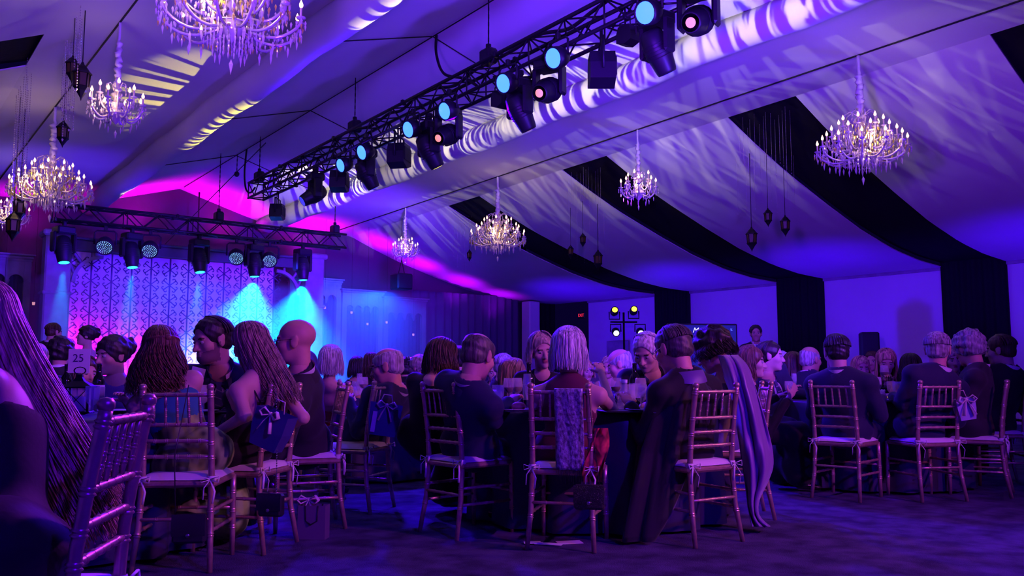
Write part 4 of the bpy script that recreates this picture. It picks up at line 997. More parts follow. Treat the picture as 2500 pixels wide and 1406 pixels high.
MB().tube([(qx, qy + 0.012, TOP), (qx, qy + 0.012, TOP + 0.25)], 0.004, 6).build('card_stick', 'lantern_iron', None); tag(bpy.data.objects['card_stick'], 'thin stick holding up the number 25 card', 'card holder')
card(at(146, 5.1), 'menu card standing left of the table lantern', 0.11, 0.15, camy + 0.5); card(at(243, 5.6), 'menu card standing right of the table lantern', 0.12, 0.15, camy - 0.2)
glass('water', at(233, 5.0), 'stemmed water glass right of the table lantern'); bottle(at(247, 5.75), 'dark wine bottle right of the number 25 card'); bottle(at(168, 5.9), 'dark wine bottle left of the number 25 card')
for i, (k, u, d, l) in enumerate((('water', 468, 5.35, 'water glass nearest the wavy-haired woman'), ('wine', 486, 5.55, 'wine glass left of the striped tie'), ('water', 503, 5.40, 'water glass below the striped tie'), ('flute', 447, 5.65, 'flute glass behind the top rail of the wavy-haired woman chair'), ('wine', 142, 5.65, 'wine glass at the left end of the number 25 table'))): glass(k, at(u, d), l)
plate(at(488, 5.15), 'white plate beside the top rail of the wavy-haired woman chair'); plate(at(300, 5.2), 'white plate in front of the dark-haired woman')
o = MB().box((0, 0, 0.006), (0.30, 0.22, 0.012), bev=0.004).build('menu_folder', 'rig_black', None, (*at(565, 5.2), TOP)); o.rotation_euler = (0, 0, camy); tag(o, 'black folder lying at the long-haired woman place', 'folder')
# middle table
bottle(at(1291, 5.75), 'dark wine bottle left of the white-bobbed woman', 0.31)
for k, u, d, l in (('water', 1216, 5.45, 'water glass left of the balding man hand'), ('wine', 1243, 5.8, 'wine glass behind the balding man hand'), ('flute', 1287, 5.42, 'flute glass left of the scarf-draped chair'), ('wine', 1262, 6.0, 'wine glass left of the dark wine bottle'),
                   ('water', 1541, 5.75, 'tall water glass before the grey-haired man in a bow tie'), ('wine', 1562, 5.9, 'red wine glass before the grey-haired man'), ('water', 1563, 5.6, 'low water glass right of the white menu'), ('wine', 1503, 6.1, 'wine glass left of the carafe')): glass(k, at(u, d), l)
bottle_water(at(1521, 5.75), 'clear carafe on the middle table right of the pink arm'); bottle(at(1548, 6.25), 'dark wine bottle behind the carafe', 0.31)
card(at(1443, 6.45), 'small white card standing right of the white-bobbed woman', 0.06, 0.15, camy); card(at(1537, 6.0), 'pink-lit menu card behind the tall water glass', 0.07, 0.12, camy)
plate(at(1262, 5.35), 'white plate under the balding man hand', 'bread roll beside the balding man hand'); plate(at(1574, 5.35), 'white plate with cutlery right of the black folder'); candle(at(1462, 5.45), 'lit votive candle beside the pink elbow'); candle(at(1532, 5.62), 'small votive candle between the glasses')
o = MB().box((0, 0, 0.006), (0.36, 0.26, 0.012), bev=0.004).build('menu_folder', 'rig_black', None, (*at(1533, 5.38), TOP)); o.rotation_euler = (0, 0, camy + 0.2); tag(o, 'black folder lying right of the pink elbow', 'folder')
for k, (u, d) in enumerate(((1240, 5.25), (1278, 5.3), (1588, 5.25))):
    o = MB().tube([(0, -0.1, 0.004), (0, 0.02, 0.006), (0, 0.1, 0.005)], [0.004, 0.003, 0.009], 6, flat=0.4).build('fork', 'steel', None, (*at(u, d), TOP)); o.rotation_euler = (0, 0, 0.5 + k); tag(o, ['fork left of the plate before the balding man', 'fork right of the plate before the balding man', 'fork beside the plate right of the black folder'][k], 'cutlery', 'table cutlery')
# right and far tables
for k, u, d, l in (('wine', 2135, 7.35, 'wine glass before the blonde woman'), ('water', 2185, 7.5, 'water glass right of the blonde woman plate'), ('wine', 2105, 7.7, 'glass left of the blonde woman'), ('water', 1922, 7.9, 'water glass beside the auburn woman'), ('wine', 1905, 8.2, 'wine glass behind the auburn woman'), ('flute', 1935, 8.4, 'flute glass near the grey-suited far man'),
                   ('water', 872, 7.6, 'water glass right of the woman in red'), ('flute', 880, 7.9, 'flute glass on the table behind the blue gift bag'), ('wine', 890, 7.5, 'wine glass left of the grey-haired man in navy'), ('water', 2170, 7.9, 'water glass in front of the blonde woman hand')): glass(k, at(u, d), l)
plate(at(2145, 7.25), 'white plate with a bread roll at the right-hand table', 'pink-lit bread roll on the plate before the blonde woman'); plate(at(880, 7.35), 'white plate with bread behind the blue gift bag', 'bread roll on the plate behind the blue gift bag'); candle(at(2160, 7.6), 'votive candle in front of the blonde woman'); card(at(884, 7.7), 'menu card on the table behind the woman in red', 0.07, 0.12, camy)
# ------------------------------------------------------------------ bags, scarf, papers
pmat('bag_blue', (0.06, 0.045, 0.22), 0.45, spec=0.5); pmat('bag_pale', (0.42, 0.40, 0.62), 0.5); pmat('ribbon', (0.80, 0.68, 0.62), 0.35, spec=0.6); pmat('sequin', (0.012, 0.011, 0.02), 0.3, spec=0.8, bump=((260, 260, 260), 1.0, 0.01)); pmat('leather', (0.02, 0.016, 0.03), 0.35, spec=0.5)
pmat('brocade', (0.46, 0.42, 0.52), 0.4, metal=0.3, spec=0.6, bump=((45, 45, 30), 1.0, 0.01), vary=((60, 60, 40), 0.35, 1.4, 4)); pmat('gift_paper', (0.15, 0.10, 0.19), 0.6); pmat('black_wrap', (0.008, 0.008, 0.01), 0.6)
def bow(mb, c, s, n=Vector((0, -1, 0))):
    c = Vector(c)
    for sg in (-1, 1):
        mb.tube([c, c + Vector((sg * 0.05, -0.015, 0.03)) * s, c + Vector((sg * 0.075, -0.02, 0.0)) * s, c + Vector((sg * 0.05, -0.015, -0.025)) * s, c], [0.006 * s, 0.016 * s, 0.018 * s, 0.016 * s, 0.006 * s], 6, flat=0.35)
        mb.tube([c, c + Vector((sg * 0.03, -0.015, -0.06)) * s, c + Vector((sg * 0.05, -0.02, -0.12)) * s], [0.006 * s, 0.014 * s, 0.016 * s], 6, flat=0.3)
    mb.ell(c, (0.014 * s, 0.014 * s, 0.014 * s), 8, 6)
def gift_bag(u, v, d, lab, w, h, dep, mat, yaw, roll=0.0, sc_bow=1.0, tagged=False):
    q = pd(u, v, d); t = thing('gift_bag', lab, 'bag', q, yaw, 'gift bags with bows'); t.rotation_euler = (0, roll, yaw)
    m = MB(); V = []
    for z, k in ((-h, 0.80), (-h * 0.5, 0.98), (0, 1.0)):
        V.append([(-w / 2 * k, -dep / 2 * k, z), (w / 2 * k, -dep / 2 * k, z), (w / 2 * k, dep / 2 * k, z), (-w / 2 * k, dep / 2 * k, z), (-w / 2 * k, -dep / 2 * k, z)])
    m.grid(V, sm=False); m.add(V[0][:4], [(3, 2, 1, 0)]); m.build('bag_body', mat, t)
    b = MB(); bow(b, (0, -dep / 2 - 0.01, -0.01), sc_bow); b.build('bow', 'ribbon', t)
    hd = MB(); hd.tube([(-w * 0.2, 0, 0), (-w * 0.12, 0, 0.06), (w * 0.12, 0, 0.06), (w * 0.2, 0, 0)], 0.004, 5); hd.build('handle', 'ribbon', t)
    if tagged: MB().box((-w * 0.32, -dep / 2 - 0.012, -0.13), (0.03, 0.003, 0.14)).build('gift_tag', 'paper', t)
gift_bag(678, 1005, 4.62, 'dark blue gift bag with a cream bow on the long-haired woman chair', 0.20, 0.20, 0.10, 'bag_blue', camy - 0.3, 0.35, 0.8)
gift_bag(851, 968, 7.0, 'blue gift bag with a bow beside the woman in red', 0.19, 0.22, 0.10, 'bag_blue', camy, 0.2, 1.0)
gift_bag(944, 985, 6.0, 'dark blue gift bag with a bow and a long white tag', 0.22, 0.22, 0.10, 'bag_blue', camy + 0.2, 0.15, 0.9, True)
gift_bag(2350, 972, 6.86, 'pale blue gift bag with a bow on the right-hand chair post', 0.15, 0.17, 0.08, 'bag_pale', camy, -0.15, 1.0)
q = pd(766, 1275, 5.35); t = thing('paper_bag', 'small gift bag with rope handles and tissue on the floor', 'bag', (q[0], q[1], 0), camy - 0.1)
m = MB(); w, dp, h = 0.17, 0.09, 0.20; V = [[(-w / 2, -dp / 2, z), (w / 2, -dp / 2, z), (w / 2, dp / 2, z), (-w / 2, dp / 2, z), (-w / 2, -dp / 2, z)] for z in (0, h)]; m.grid(V, sm=False); m.add(V[0][:4], [(3, 2, 1, 0)]); m.build('bag_body', 'gift_paper', t)
for sy in (-1, 1): MB().tube([(-0.04, sy * dp / 2, h), (-0.035, sy * dp / 2, h - 0.09), (0.0, sy * (dp / 2 + 0.01), h - 0.11), (0.035, sy * dp / 2, h - 0.09), (0.04, sy * dp / 2, h)], 0.005, 6).build('handle', 'leather', t)
b = MB(); bow(b, (-0.03, -0.01, h + 0.03), 0.9); b.build('bow', 'ribbon', t)
# handbags on chair backs
def clutch(u, v, d, lab, w, h, dep, mat, yaw, strap=None, chain=False):
    q = pd(u, v, d); t = thing('handbag', lab, 'handbag', q, yaw, 'handbags hung on chairs')
    MB().box((0, 0, 0), (w, dep, h), bev=0.012).build('bag_body', mat, t)
    fl = MB(); fl.grid([[(x, -dep / 2 - 0.004 - 0.004 * math.sin(PI * j / 6), h / 2 + 0.002 - (h * 0.75) * j / 6) for x in (-w * .5, -w * .25, 0, w * .25, w * .5)] for j in range(7)]); fl.build('flap', mat, t)
    MB().ell((0, -dep / 2 - 0.012, -h * 0.20), (0.012, 0.005, 0.010), 8, 6).build('clasp', 'steel', t)
    if strap:
        P = [(a[0], a[1], a[2]) for a in strap]
        if chain:
            c = MB()
            for a_, b_ in zip(P[:-1], P[1:]):
                L_ = (Vector(b_) - Vector(a_)).length; k = max(2, int(L_ / 0.013))
                for i in range(k): c.ell(Vector(a_).lerp(Vector(b_), i / k), (0.004, 0.004, 0.0055), 6, 4)
            o_ = c.build('bead_chain', 'steel', t); o_['kind'] = 'stuff'
        else: MB().tube(P, 0.006, 5, flat=0.4).build('strap', mat, t)
clutch(463, 1290, 4.32, 'dark handbag hanging by a long strap behind the green and blue dress', 0.16, 0.14, 0.05, 'leather', camy + 0.1, [(-0.07, 0, 0.06), (-0.085, 0.0, 0.35), (-0.045, 0.06, 0.70)])
clutch(662, 1232, 4.62, 'black handbag hanging by a bead chain from the long-haired woman chair', 0.14, 0.12, 0.05, 'leather', camy - 0.25, [(0.04, -0.02, 0.06), (0.035, -0.02, 0.35), (0.01, 0.0, 0.62)], True)
clutch(1438, 1213, 4.78, 'black glittering clutch hanging below the silver scarf', 0.165, 0.13, 0.07, 'sequin', camy - 0.15, [(0.06, 0, 0.06), (0.02, 0.03, 0.35), (0.0, 0.05, 0.58)])
# silver brocade scarf over the chair back
C6p, C6f = CHAIRS['C6']; t = thing('brocade_scarf', 'silver brocade scarf with a fringe hanging over a chair back', 'scarf', (C6p[0], C6p[1], 0), math.atan2(-C6f[0], C6f[1]))
m = MB(); P = []
for j in range(26):
    z = 0.905 - 0.455 * j / 25; y = float(np.interp(z, [.44, .6, .78, .915], [-.215, -.215, -.236, -.26])) - 0.008
    P.append([(-0.025 + 0.165 * i / 8, y - 0.004 * math.sin(i * 1.7 + z * 9), z) for i in range(9)])
pre = [[(p[0], -0.215 + 0.02 * 0, 0.80) for p in P[0]], [(p[0], -0.228, 0.895) for p in P[0]], [(p[0], -0.245, 0.908) for p in P[0]]]
m.grid(pre + P); sb = m.build('cloth', 'brocade', t); sb.modifiers.new('thick', 'SOLIDIFY').thickness = 0.005
f = MB()
for i in range(22): f.tube([(-0.022 + 0.0075 * i, -0.226, 0.452), (-0.022 + 0.0075 * i + 0.004 * math.sin(i), -0.230, 0.39 - 0.02 * math.sin(i * 2.1))], 0.0022, 4)
fo = f.build('fringe', 'leather', t); fo['kind'] = 'stuff'
# papers dropped under the scarf-draped chair
for k, (u, v, w, h_, a) in enumerate(((1390, 1325, 0.15, 0.09, 0.2), (1340, 1330, 0.16, 0.06, -0.3), (1300, 1328, 0.10, 0.06, 0.1))):
    r_ = ray(u, v); q = EYE + r_ * (-1.0 / r_[2]); o = MB().box((0, 0, 0.003 + 0.003 * k), (w, h_, 0.003)).build('paper_sheet', 'paper', None, (q[0], q[1], 0)); o.rotation_euler = (0, 0, camy + a)
    tag(o, ['crumpled white paper on the carpet under the scarf-draped chair', 'flat white paper strip on the carpet under the scarf-draped chair', 'bluish paper corner on the carpet by the left foot of the scarf-draped chair'][k], 'paper', 'papers on the carpet')
# ================================================================== people
def smin(a, b, k):
    if k <= 0: return np.minimum(a, b)
    h = np.clip(0.5 + 0.5 * (b - a) / k, 0, 1); return b * (1 - h) + a * h - k * h * (1 - h)
class Body:
    """Blended tapered limbs and ellipsoids on a grid, turned into one closed surface."""
    def __init__(s): s.p = []; s.sub = []; s.cut = []; s.wr = None
    def cap(s, a, b, ra, rb, k=0.03): s.p.append(('c', np.array(a, float), np.array(b, float), ra, rb, k)); return s
    def ell(s, c, r, R=None, k=0.03): s.p.append(('e', np.array(c, float), np.array(r, float), np.eye(3) if R is None else np.array(R, float), k)); return s
    def minus(s, c, r, R=None, k=0.01): s.sub.append(('e', np.array(c, float), np.array(r, float), np.eye(3) if R is None else np.array(R, float), k)); return s
    def below(s, p, n): s.cut.append((np.array(p, float), np.array(n, float))); return s     # keeps the side the normal points away from
    @staticmethod
    def dist(q, X):
        if q[0] == 'c':
            a, b, ra, rb = q[1:5]; ab = b - a; t = np.clip(((X - a) @ ab) / max(1e-9, ab @ ab), 0, 1)
            return np.linalg.norm(X - a - t[..., None] * ab, axis=-1) - (ra + (rb - ra) * t)
        c, r, R = q[1:4]; Y = (X - c) @ R; k0 = np.linalg.norm(Y / r, axis=-1); k1 = np.linalg.norm(Y / (r * r), axis=-1)
        return k0 * (k0 - 1) / np.maximum(k1, 1e-6)
    @staticmethod
    def bounds(q, pad):
        if q[0] == 'c': m = max(q[3], q[4]) + pad; return np.minimum(q[1], q[2]) - m, np.maximum(q[1], q[2]) + m
        e = np.sqrt(((q[3] * q[2]) ** 2).sum(1)) + pad; return q[1] - e, q[1] + e
    def mesh(s, h):
        lo = np.min([s.bounds(q, 2 * h)[0] for q in s.p], 0); hi = np.max([s.bounds(q, 2 * h)[1] for q in s.p], 0)
        n = np.ceil((hi - lo) / h).astype(int) + 2; F = np.full(n, 0.5, np.float32)
        ax = [lo[i] + h * np.arange(n[i]) for i in range(3)]
        def sub(q, pad):
            a, b = s.bounds(q, pad); i0 = np.maximum(0, np.floor((a - lo) / h).astype(int)); i1 = np.minimum(n, np.ceil((b - lo) / h).astype(int) + 1)
            if np.any(i1 <= i0): return None, None
            sl = tuple(slice(i0[i], i1[i]) for i in range(3)); X = np.stack(np.meshgrid(*[ax[i][sl[i]] for i in range(3)], indexing='ij'), -1); return sl, X
        for q in s.p:
            sl, X = sub(q, q[-1] + 3 * h)
            if sl: F[sl] = smin(F[sl], s.dist(q, X), q[-1])
        if s.wr or s.cut:
            X = np.stack(np.meshgrid(*ax, indexing='ij'), -1)
        if s.wr: F = F + s.wr(X)
        for q in s.sub:
            sl, X2 = sub(q, 3 * h)
            if sl: F[sl] = -smin(-F[sl], s.dist(q, X2), q[-1])
        for p, nn in s.cut: F = np.maximum(F, (X - p) @ nn)
        F[0] = F[-1] = 0.5; F[:, 0] = F[:, -1] = 0.5; F[:, :, 0] = F[:, :, -1] = 0.5
        return nets(F, lo, h)
def nets(F, lo, h):
    S = F < 0; c = [S[i:S.shape[0] - 1 + i, j:S.shape[1] - 1 + j, k:S.shape[2] - 1 + k] for i in (0, 1) for j in (0, 1) for k in (0, 1)]
    cnt = sum(q.astype(np.int8) for q in c); act = (cnt > 0) & (cnt < 8); idx = np.full(act.shape, -1, np.int64); I = np.argwhere(act); idx[act] = np.arange(len(I))
    acc = np.zeros((len(I), 3)); w = np.zeros(len(I)); off = [(i, j, k) for i in (0, 1) for j in (0, 1) for k in (0, 1)]
    val = [F[I[:, 0] + o[0], I[:, 1] + o[1], I[:, 2] + o[2]] for o in off]
    for a in range(8):
        for b in range(a + 1, 8):
            if sum(abs(off[a][i] - off[b][i]) for i in range(3)) != 1: continue
            m = (val[a] < 0) != (val[b] < 0); t = np.where(m, val[a] / np.where(m, val[a] - val[b], 1), 0)
            p = np.array(off[a]) + t[:, None] * (np.array(off[b]) - np.array(off[a])); acc += np.where(m[:, None], p, 0); w += m
    V = lo + (I + acc / np.maximum(w, 1)[:, None]) * h
    Q = []
    for axn in range(3):
        o1, o2 = [(1, 2), (2, 0), (0, 1)][axn]
        A = S; sl0 = [slice(1, -1)] * 3; sl1 = [slice(1, -1)] * 3; sl0[axn] = slice(0, -1); sl1[axn] = slice(1, None)
        s0 = S[tuple(sl0)]; s1 = S[tuple(sl1)]; E = np.argwhere(s0 != s1)
        if not len(E): continue
        fl = s0[tuple(E.T)]; G = E.copy()
        for i in range(3):
            if i != axn: G[:, i] += 1
        def cell(d1, d2):
            g = G.copy(); g[:, o1] -= d1; g[:, o2] -= d2; return idx[g[:, 0], g[:, 1], g[:, 2]]
        q = np.stack([cell(1, 1), cell(0, 1), cell(0, 0), cell(1, 0)], 1); q[~fl] = q[~fl][:, ::-1]; Q.append(q)
    return V, (np.concatenate(Q) if Q else np.zeros((0, 4), int))
def np_mesh(name, parts, mats):
    """parts: list of (verts, faces, material index or per-face array)"""
    vs_, fs_, ms_, ls_ = [], [], [], []; o = 0
    for V, Fc, mi in parts:
        V = np.asarray(V, float); Fc = np.asarray(Fc, int)
        if not len(Fc): continue
        vs_.append(V); fs_.append(Fc + o); ms_.append(np.full(len(Fc), mi) if np.isscalar(mi) else np.asarray(mi)); o += len(V)
    V = np.concatenate(vs_); me = bpy.data.meshes.new(name); nf = sum(len(f) for f in fs_); loops = np.concatenate([f.ravel() for f in fs_]); tot = np.concatenate([np.full(len(f), f.shape[1]) for f in fs_])
    me.vertices.add(len(V)); me.vertices.foreach_set('co', V.ravel()); me.loops.add(len(loops)); me.loops.foreach_set('vertex_index', loops)
    me.polygons.add(nf); me.polygons.foreach_set('loop_start', np.concatenate([[0], np.cumsum(tot)[:-1]])); me.polygons.foreach_set('material_index', np.concatenate(ms_)); me.polygons.foreach_set('use_smooth', np.ones(nf, bool))
    me.update(calc_edges=True); me.validate()
    for m in mats: me.materials.append(MAT[m])
    return me
def mbpart(mb, mi):
    q = [f for f in mb.f if len(f) == 4]; return (np.array(mb.v), np.array(q), mi)

pmat('lips', (0.42, 0.13, 0.13), 0.45); pmat('brow', (0.06, 0.04, 0.03), 0.8); pmat('eye_white', (0.34, 0.32, 0.32), 0.35); pmat('stubble', (0.21, 0.13, 0.10), 0.8); pmat('iris', (0.03, 0.02, 0.02), 0.2)
SKIN = {'fair': (0.62, 0.40, 0.31), 'tan': (0.52, 0.31, 0.22), 'red': (0.64, 0.34, 0.26), 'dark': (0.22, 0.12, 0.08)}
for k, c in SKIN.items(): pmat('skin_' + k, c, 0.48, spec=0.45, bump=((220, 220, 220), 0.12, 0.002), vary=((9, 9, 9), 0.9, 1.08))
HAIR = {'auburn': (0.13, 0.055, 0.035), 'brown': (0.07, 0.035, 0.02), 'dark': (0.018, 0.012, 0.012), 'blond': (0.58, 0.40, 0.22), 'ash': (0.42, 0.33, 0.26), 'grey': (0.36, 0.34, 0.35), 'white': (0.72, 0.68, 0.70), 'streak': (0.30, 0.20, 0.14), 'steel': (0.085, 0.07, 0.07)}
for k, c in HAIR.items(): pmat('hair_' + k, c, 0.42, spec=0.5, bump=((180, 180, 14), 0.6, 0.004), vary=((70, 70, 4), 0.4, 1.75, 4))
CLOTH = {'navy_suit': (0.022, 0.024, 0.065), 'black_suit': (0.012, 0.012, 0.016), 'charcoal': (0.03, 0.028, 0.034), 'black_dress': (0.012, 0.010, 0.016), 'maroon': (0.12, 0.015, 0.05), 'red_dress': (0.45, 0.03, 0.04), 'teal': (0.03, 0.20, 0.26), 'violet_dress': (0.12, 0.07, 0.25), 'white_dress': (0.6, 0.58, 0.6)}
for k, c in CLOTH.items(): pmat(k, c, 0.72, spec=0.25, sheen=0.1, bump=((60, 60, 60), 0.2, 0.003))
pmat('green_print', (0.22, 0.42, 0.10), 0.55, vary=((16, 16, 9), 0.15, 1.5, 1)); pmat('shirt', (0.78, 0.76, 0.78), 0.6); pmat('tie', (0.10, 0.09, 0.22), 0.4); pmat('tie_stripe', (0.6, 0.58, 0.66), 0.4); pmat('bow_black', (0.01, 0.01, 0.012), 0.4); pmat('shoe', (0.012, 0.011, 0.012), 0.25, spec=0.6)
pmat('velvet_black', (0.014, 0.012, 0.020), 0.65, spec=0.3, sheen=0.3); pmat('velvet_purple', (0.22, 0.09, 0.36), 0.42, spec=0.6, sheen=0.5); pmat('lace', (0.015, 0.012, 0.018), 0.7); pmat('spec_frame', (0.02, 0.02, 0.02), 0.3, metal=0.5); pmat('silver', (0.8, 0.8, 0.82), 0.2, metal=1.0); pmat('floral_red', (0.42, 0.03, 0.05), 0.5, vary=((14, 14, 14), 0.12, 1.7, 2))
def unit(v): v = np.array(v, float); return v / max(1e-9, np.linalg.norm(v))
def turn(u, ang):
    """Horizontal direction at the sight line u: 0 looks away from the camera, 90 to the right of the picture, 180 at the camera."""
    a = math.atan((u - 1250) / FPX) + YAW + math.radians(ang); return np.array([math.sin(a), math.cos(a), 0.0])
def frame(fwd, pitch=0.0, roll=0.0):
    f = unit(fwd); r = np.array([f[1], -f[0], 0.0]); u = np.array([0, 0, 1.0]); c, s_ = math.cos(math.radians(pitch)), math.sin(math.radians(pitch))
    f2 = f * c - u * s_; u2 = f * s_ + u * c; c, s_ = math.cos(math.radians(roll)), math.sin(math.radians(roll)); r2 = r * c - u2 * s_; u3 = r * s_ + u2 * c
    return np.stack([r2, f2, u3], 1)                   # columns: right, forward, up
def head_parts(C, R, k, sex, neck, h, beard=False, lipcol=True):
    L = lambda p: C + R @ (np.array(p) * k); b = Body(); E = lambda p, r, q=0.02, : b.ell(L(p), np.array(r) * k, R, q * k)
    E((0, -.014, .034), (.077, .098, .084)); E((0, .026, -.030), (.060 if sex == 'm' else .056, .068, .086)); E((0, .040, -.078), (.046 if sex == 'm' else .040, .044, .036)); E((0, .074, -.098), (.020, .020, .018), .02)
    b.cap(L((0, .088, .006)), L((0, .110, -.032)), .008 * k, .0125 * k, .008 * k)
    for s_ in (-1, 1):
        E((s_ * .014, .098, -.034), (.009, .010, .008), .006); E((s_ * .044, .058, -.022), (.022, .026, .024)); E((s_ * .0775, -.004, -.008), (.009, .021, .033), .006); E((s_ * .083, -.014, .010), (.006, .014, .020), .004)
    b.cap(L((-.036, .080, .024)), L((.036, .080, .024)), .011 * k, .011 * k, .012 * k)
    b.ell(L((0, .0905, -.055)), np.array((.022, .010, .006)) * k, R, .004 * k); b.ell(L((0, .0885, -.065)), np.array((.020, .010, .007)) * k, R, .004 * k)
    if beard: E((0, .052, -.082), (.052, .050, .040), .01)
    b.cap(L((0, -.022, -.055)), neck, (.056 if sex == 'm' else .046) * k, (.060 if sex == 'm' else .050), .025)
    for s_ in (-1, 1): b.minus(L((s_ * .031, .101, .004)), np.array((.017, .015, .011)) * k, R, .008 * k)
    V, Q = b.mesh(h); ctr = V[Q].mean(1); Y = ((ctr - C) @ R) / k; mi = np.zeros(len(Q), int)
    if lipcol: mi[(np.abs(Y[:, 0]) < .023) & (Y[:, 1] > .089) & (Y[:, 2] < -.050) & (Y[:, 2] > -.071)] = 1
    mi[(np.abs(np.abs(Y[:, 0]) - .032) < .017) & (Y[:, 1] > .070) & (Y[:, 2] > .018) & (Y[:, 2] < .027)] = 2
    if beard:
        low = Y[:, 2] < -.046 - .35 * np.maximum(0, Y[:, 1] - .075) - .012 * (np.abs(Y[:, 0]) < .012) * (Y[:, 1] > .09)
        side = (Y[:, 2] < -.010) & (Y[:, 1] < .035) & (Y[:, 1] > .005) & (np.abs(Y[:, 0]) > .045)
        mouth = (np.abs(Y[:, 0]) < .021) & (Y[:, 2] > -.071) & (Y[:, 2] < -.050) & (Y[:, 1] > .087)
        mi[(low | side) & ~mouth & (Y[:, 2] > -.112) & (Y[:, 1] > .003)] = 6
    out = [(V, Q, mi)]
    for s_ in (-1, 1):
        e = MB(); e.ell(L((s_ * .031, .0790, .003)), (.0125 * k, .0125 * k, .0105 * k), 10, 8, R=Matrix(R.tolist())); out.append(mbpart(e, 3)); e = MB(); e.ell(L((s_ * .031, .0872, .002)), (.0058 * k,) * 3, 8, 6); out.append(mbpart(e, 4))
    return out
def hair_shell(C, R, k, style, h, seed):
    L = lambda p: C + R @ (np.array(p) * k); b = Body(); th = {'tousled': .026, 'curly': .024, 'updo': .016, 'short': .0085, 'balding': .007, 'fringe': .006}.get(style, .013)
    b.ell(L((0, -.016, .036)), np.array((.077 + th, .098 + th, .084 + th)) * k, R, .01)
    if style in ('short', 'curly', 'balding', 'fringe'): b.ell(L((0, -.045, -.025)), np.array((.066 + th * .6, .062 + th * .6, .055)) * k, R, .02)
    if style == 'updo':
        b.ell(L((0, -.105, .045)), np.array((.062, .055, .062)) * k, R, .015)
        for i in range(6): a = i; b.ell(L((.045 * math.cos(a * 1.05), -.110 + .015 * math.sin(a * 2), .045 + .045 * math.sin(a * 1.05))), np.array((.026, .026, .024)) * k, R, .008)
    rs = np.random.default_rng(seed); ph = rs.uniform(0, 6, 6); amp = {'tousled': .009, 'curly': .0075, 'updo': .004, 'short': .0022}.get(style, .002); fq = {'tousled': 55, 'curly': 75, 'short': 120}.get(style, 90)
    b.wr = lambda X: amp * np.sin(X[..., 0] * fq + ph[0]) * np.sin(X[..., 1] * fq * 1.1 + ph[1]) + amp * .7 * np.sin(X[..., 2] * fq * 1.3 + X[..., 0] * fq * .6 + ph[2])
    b.minus(L((0, .098, -.045)), np.array((.080, .078, .124 if style in ('short', 'curly') else .112 if style == 'bob_front' else .098)) * k, R, .008)
    if style in ('short', 'balding', 'fringe', 'curly'):
        for s_ in (-1, 1): b.minus(L((s_ * .088, .014, -.026)), np.array((.022, .034, .046)) * k, R, .005)
        b.below(L((0, -.05, -.070)), -R[:, 2])
    else: b.below(L((0, 0, -.05)), -R[:, 2])
    if style == 'balding': b.minus(L((0, -.004, .112)), np.array((.066, .104, .070)) * k, R, .008)
    if style == 'fringe': b.minus(L((0, .010, .100)), np.array((.085, .120, .078)) * k, R, .01)
    return b.mesh(h)
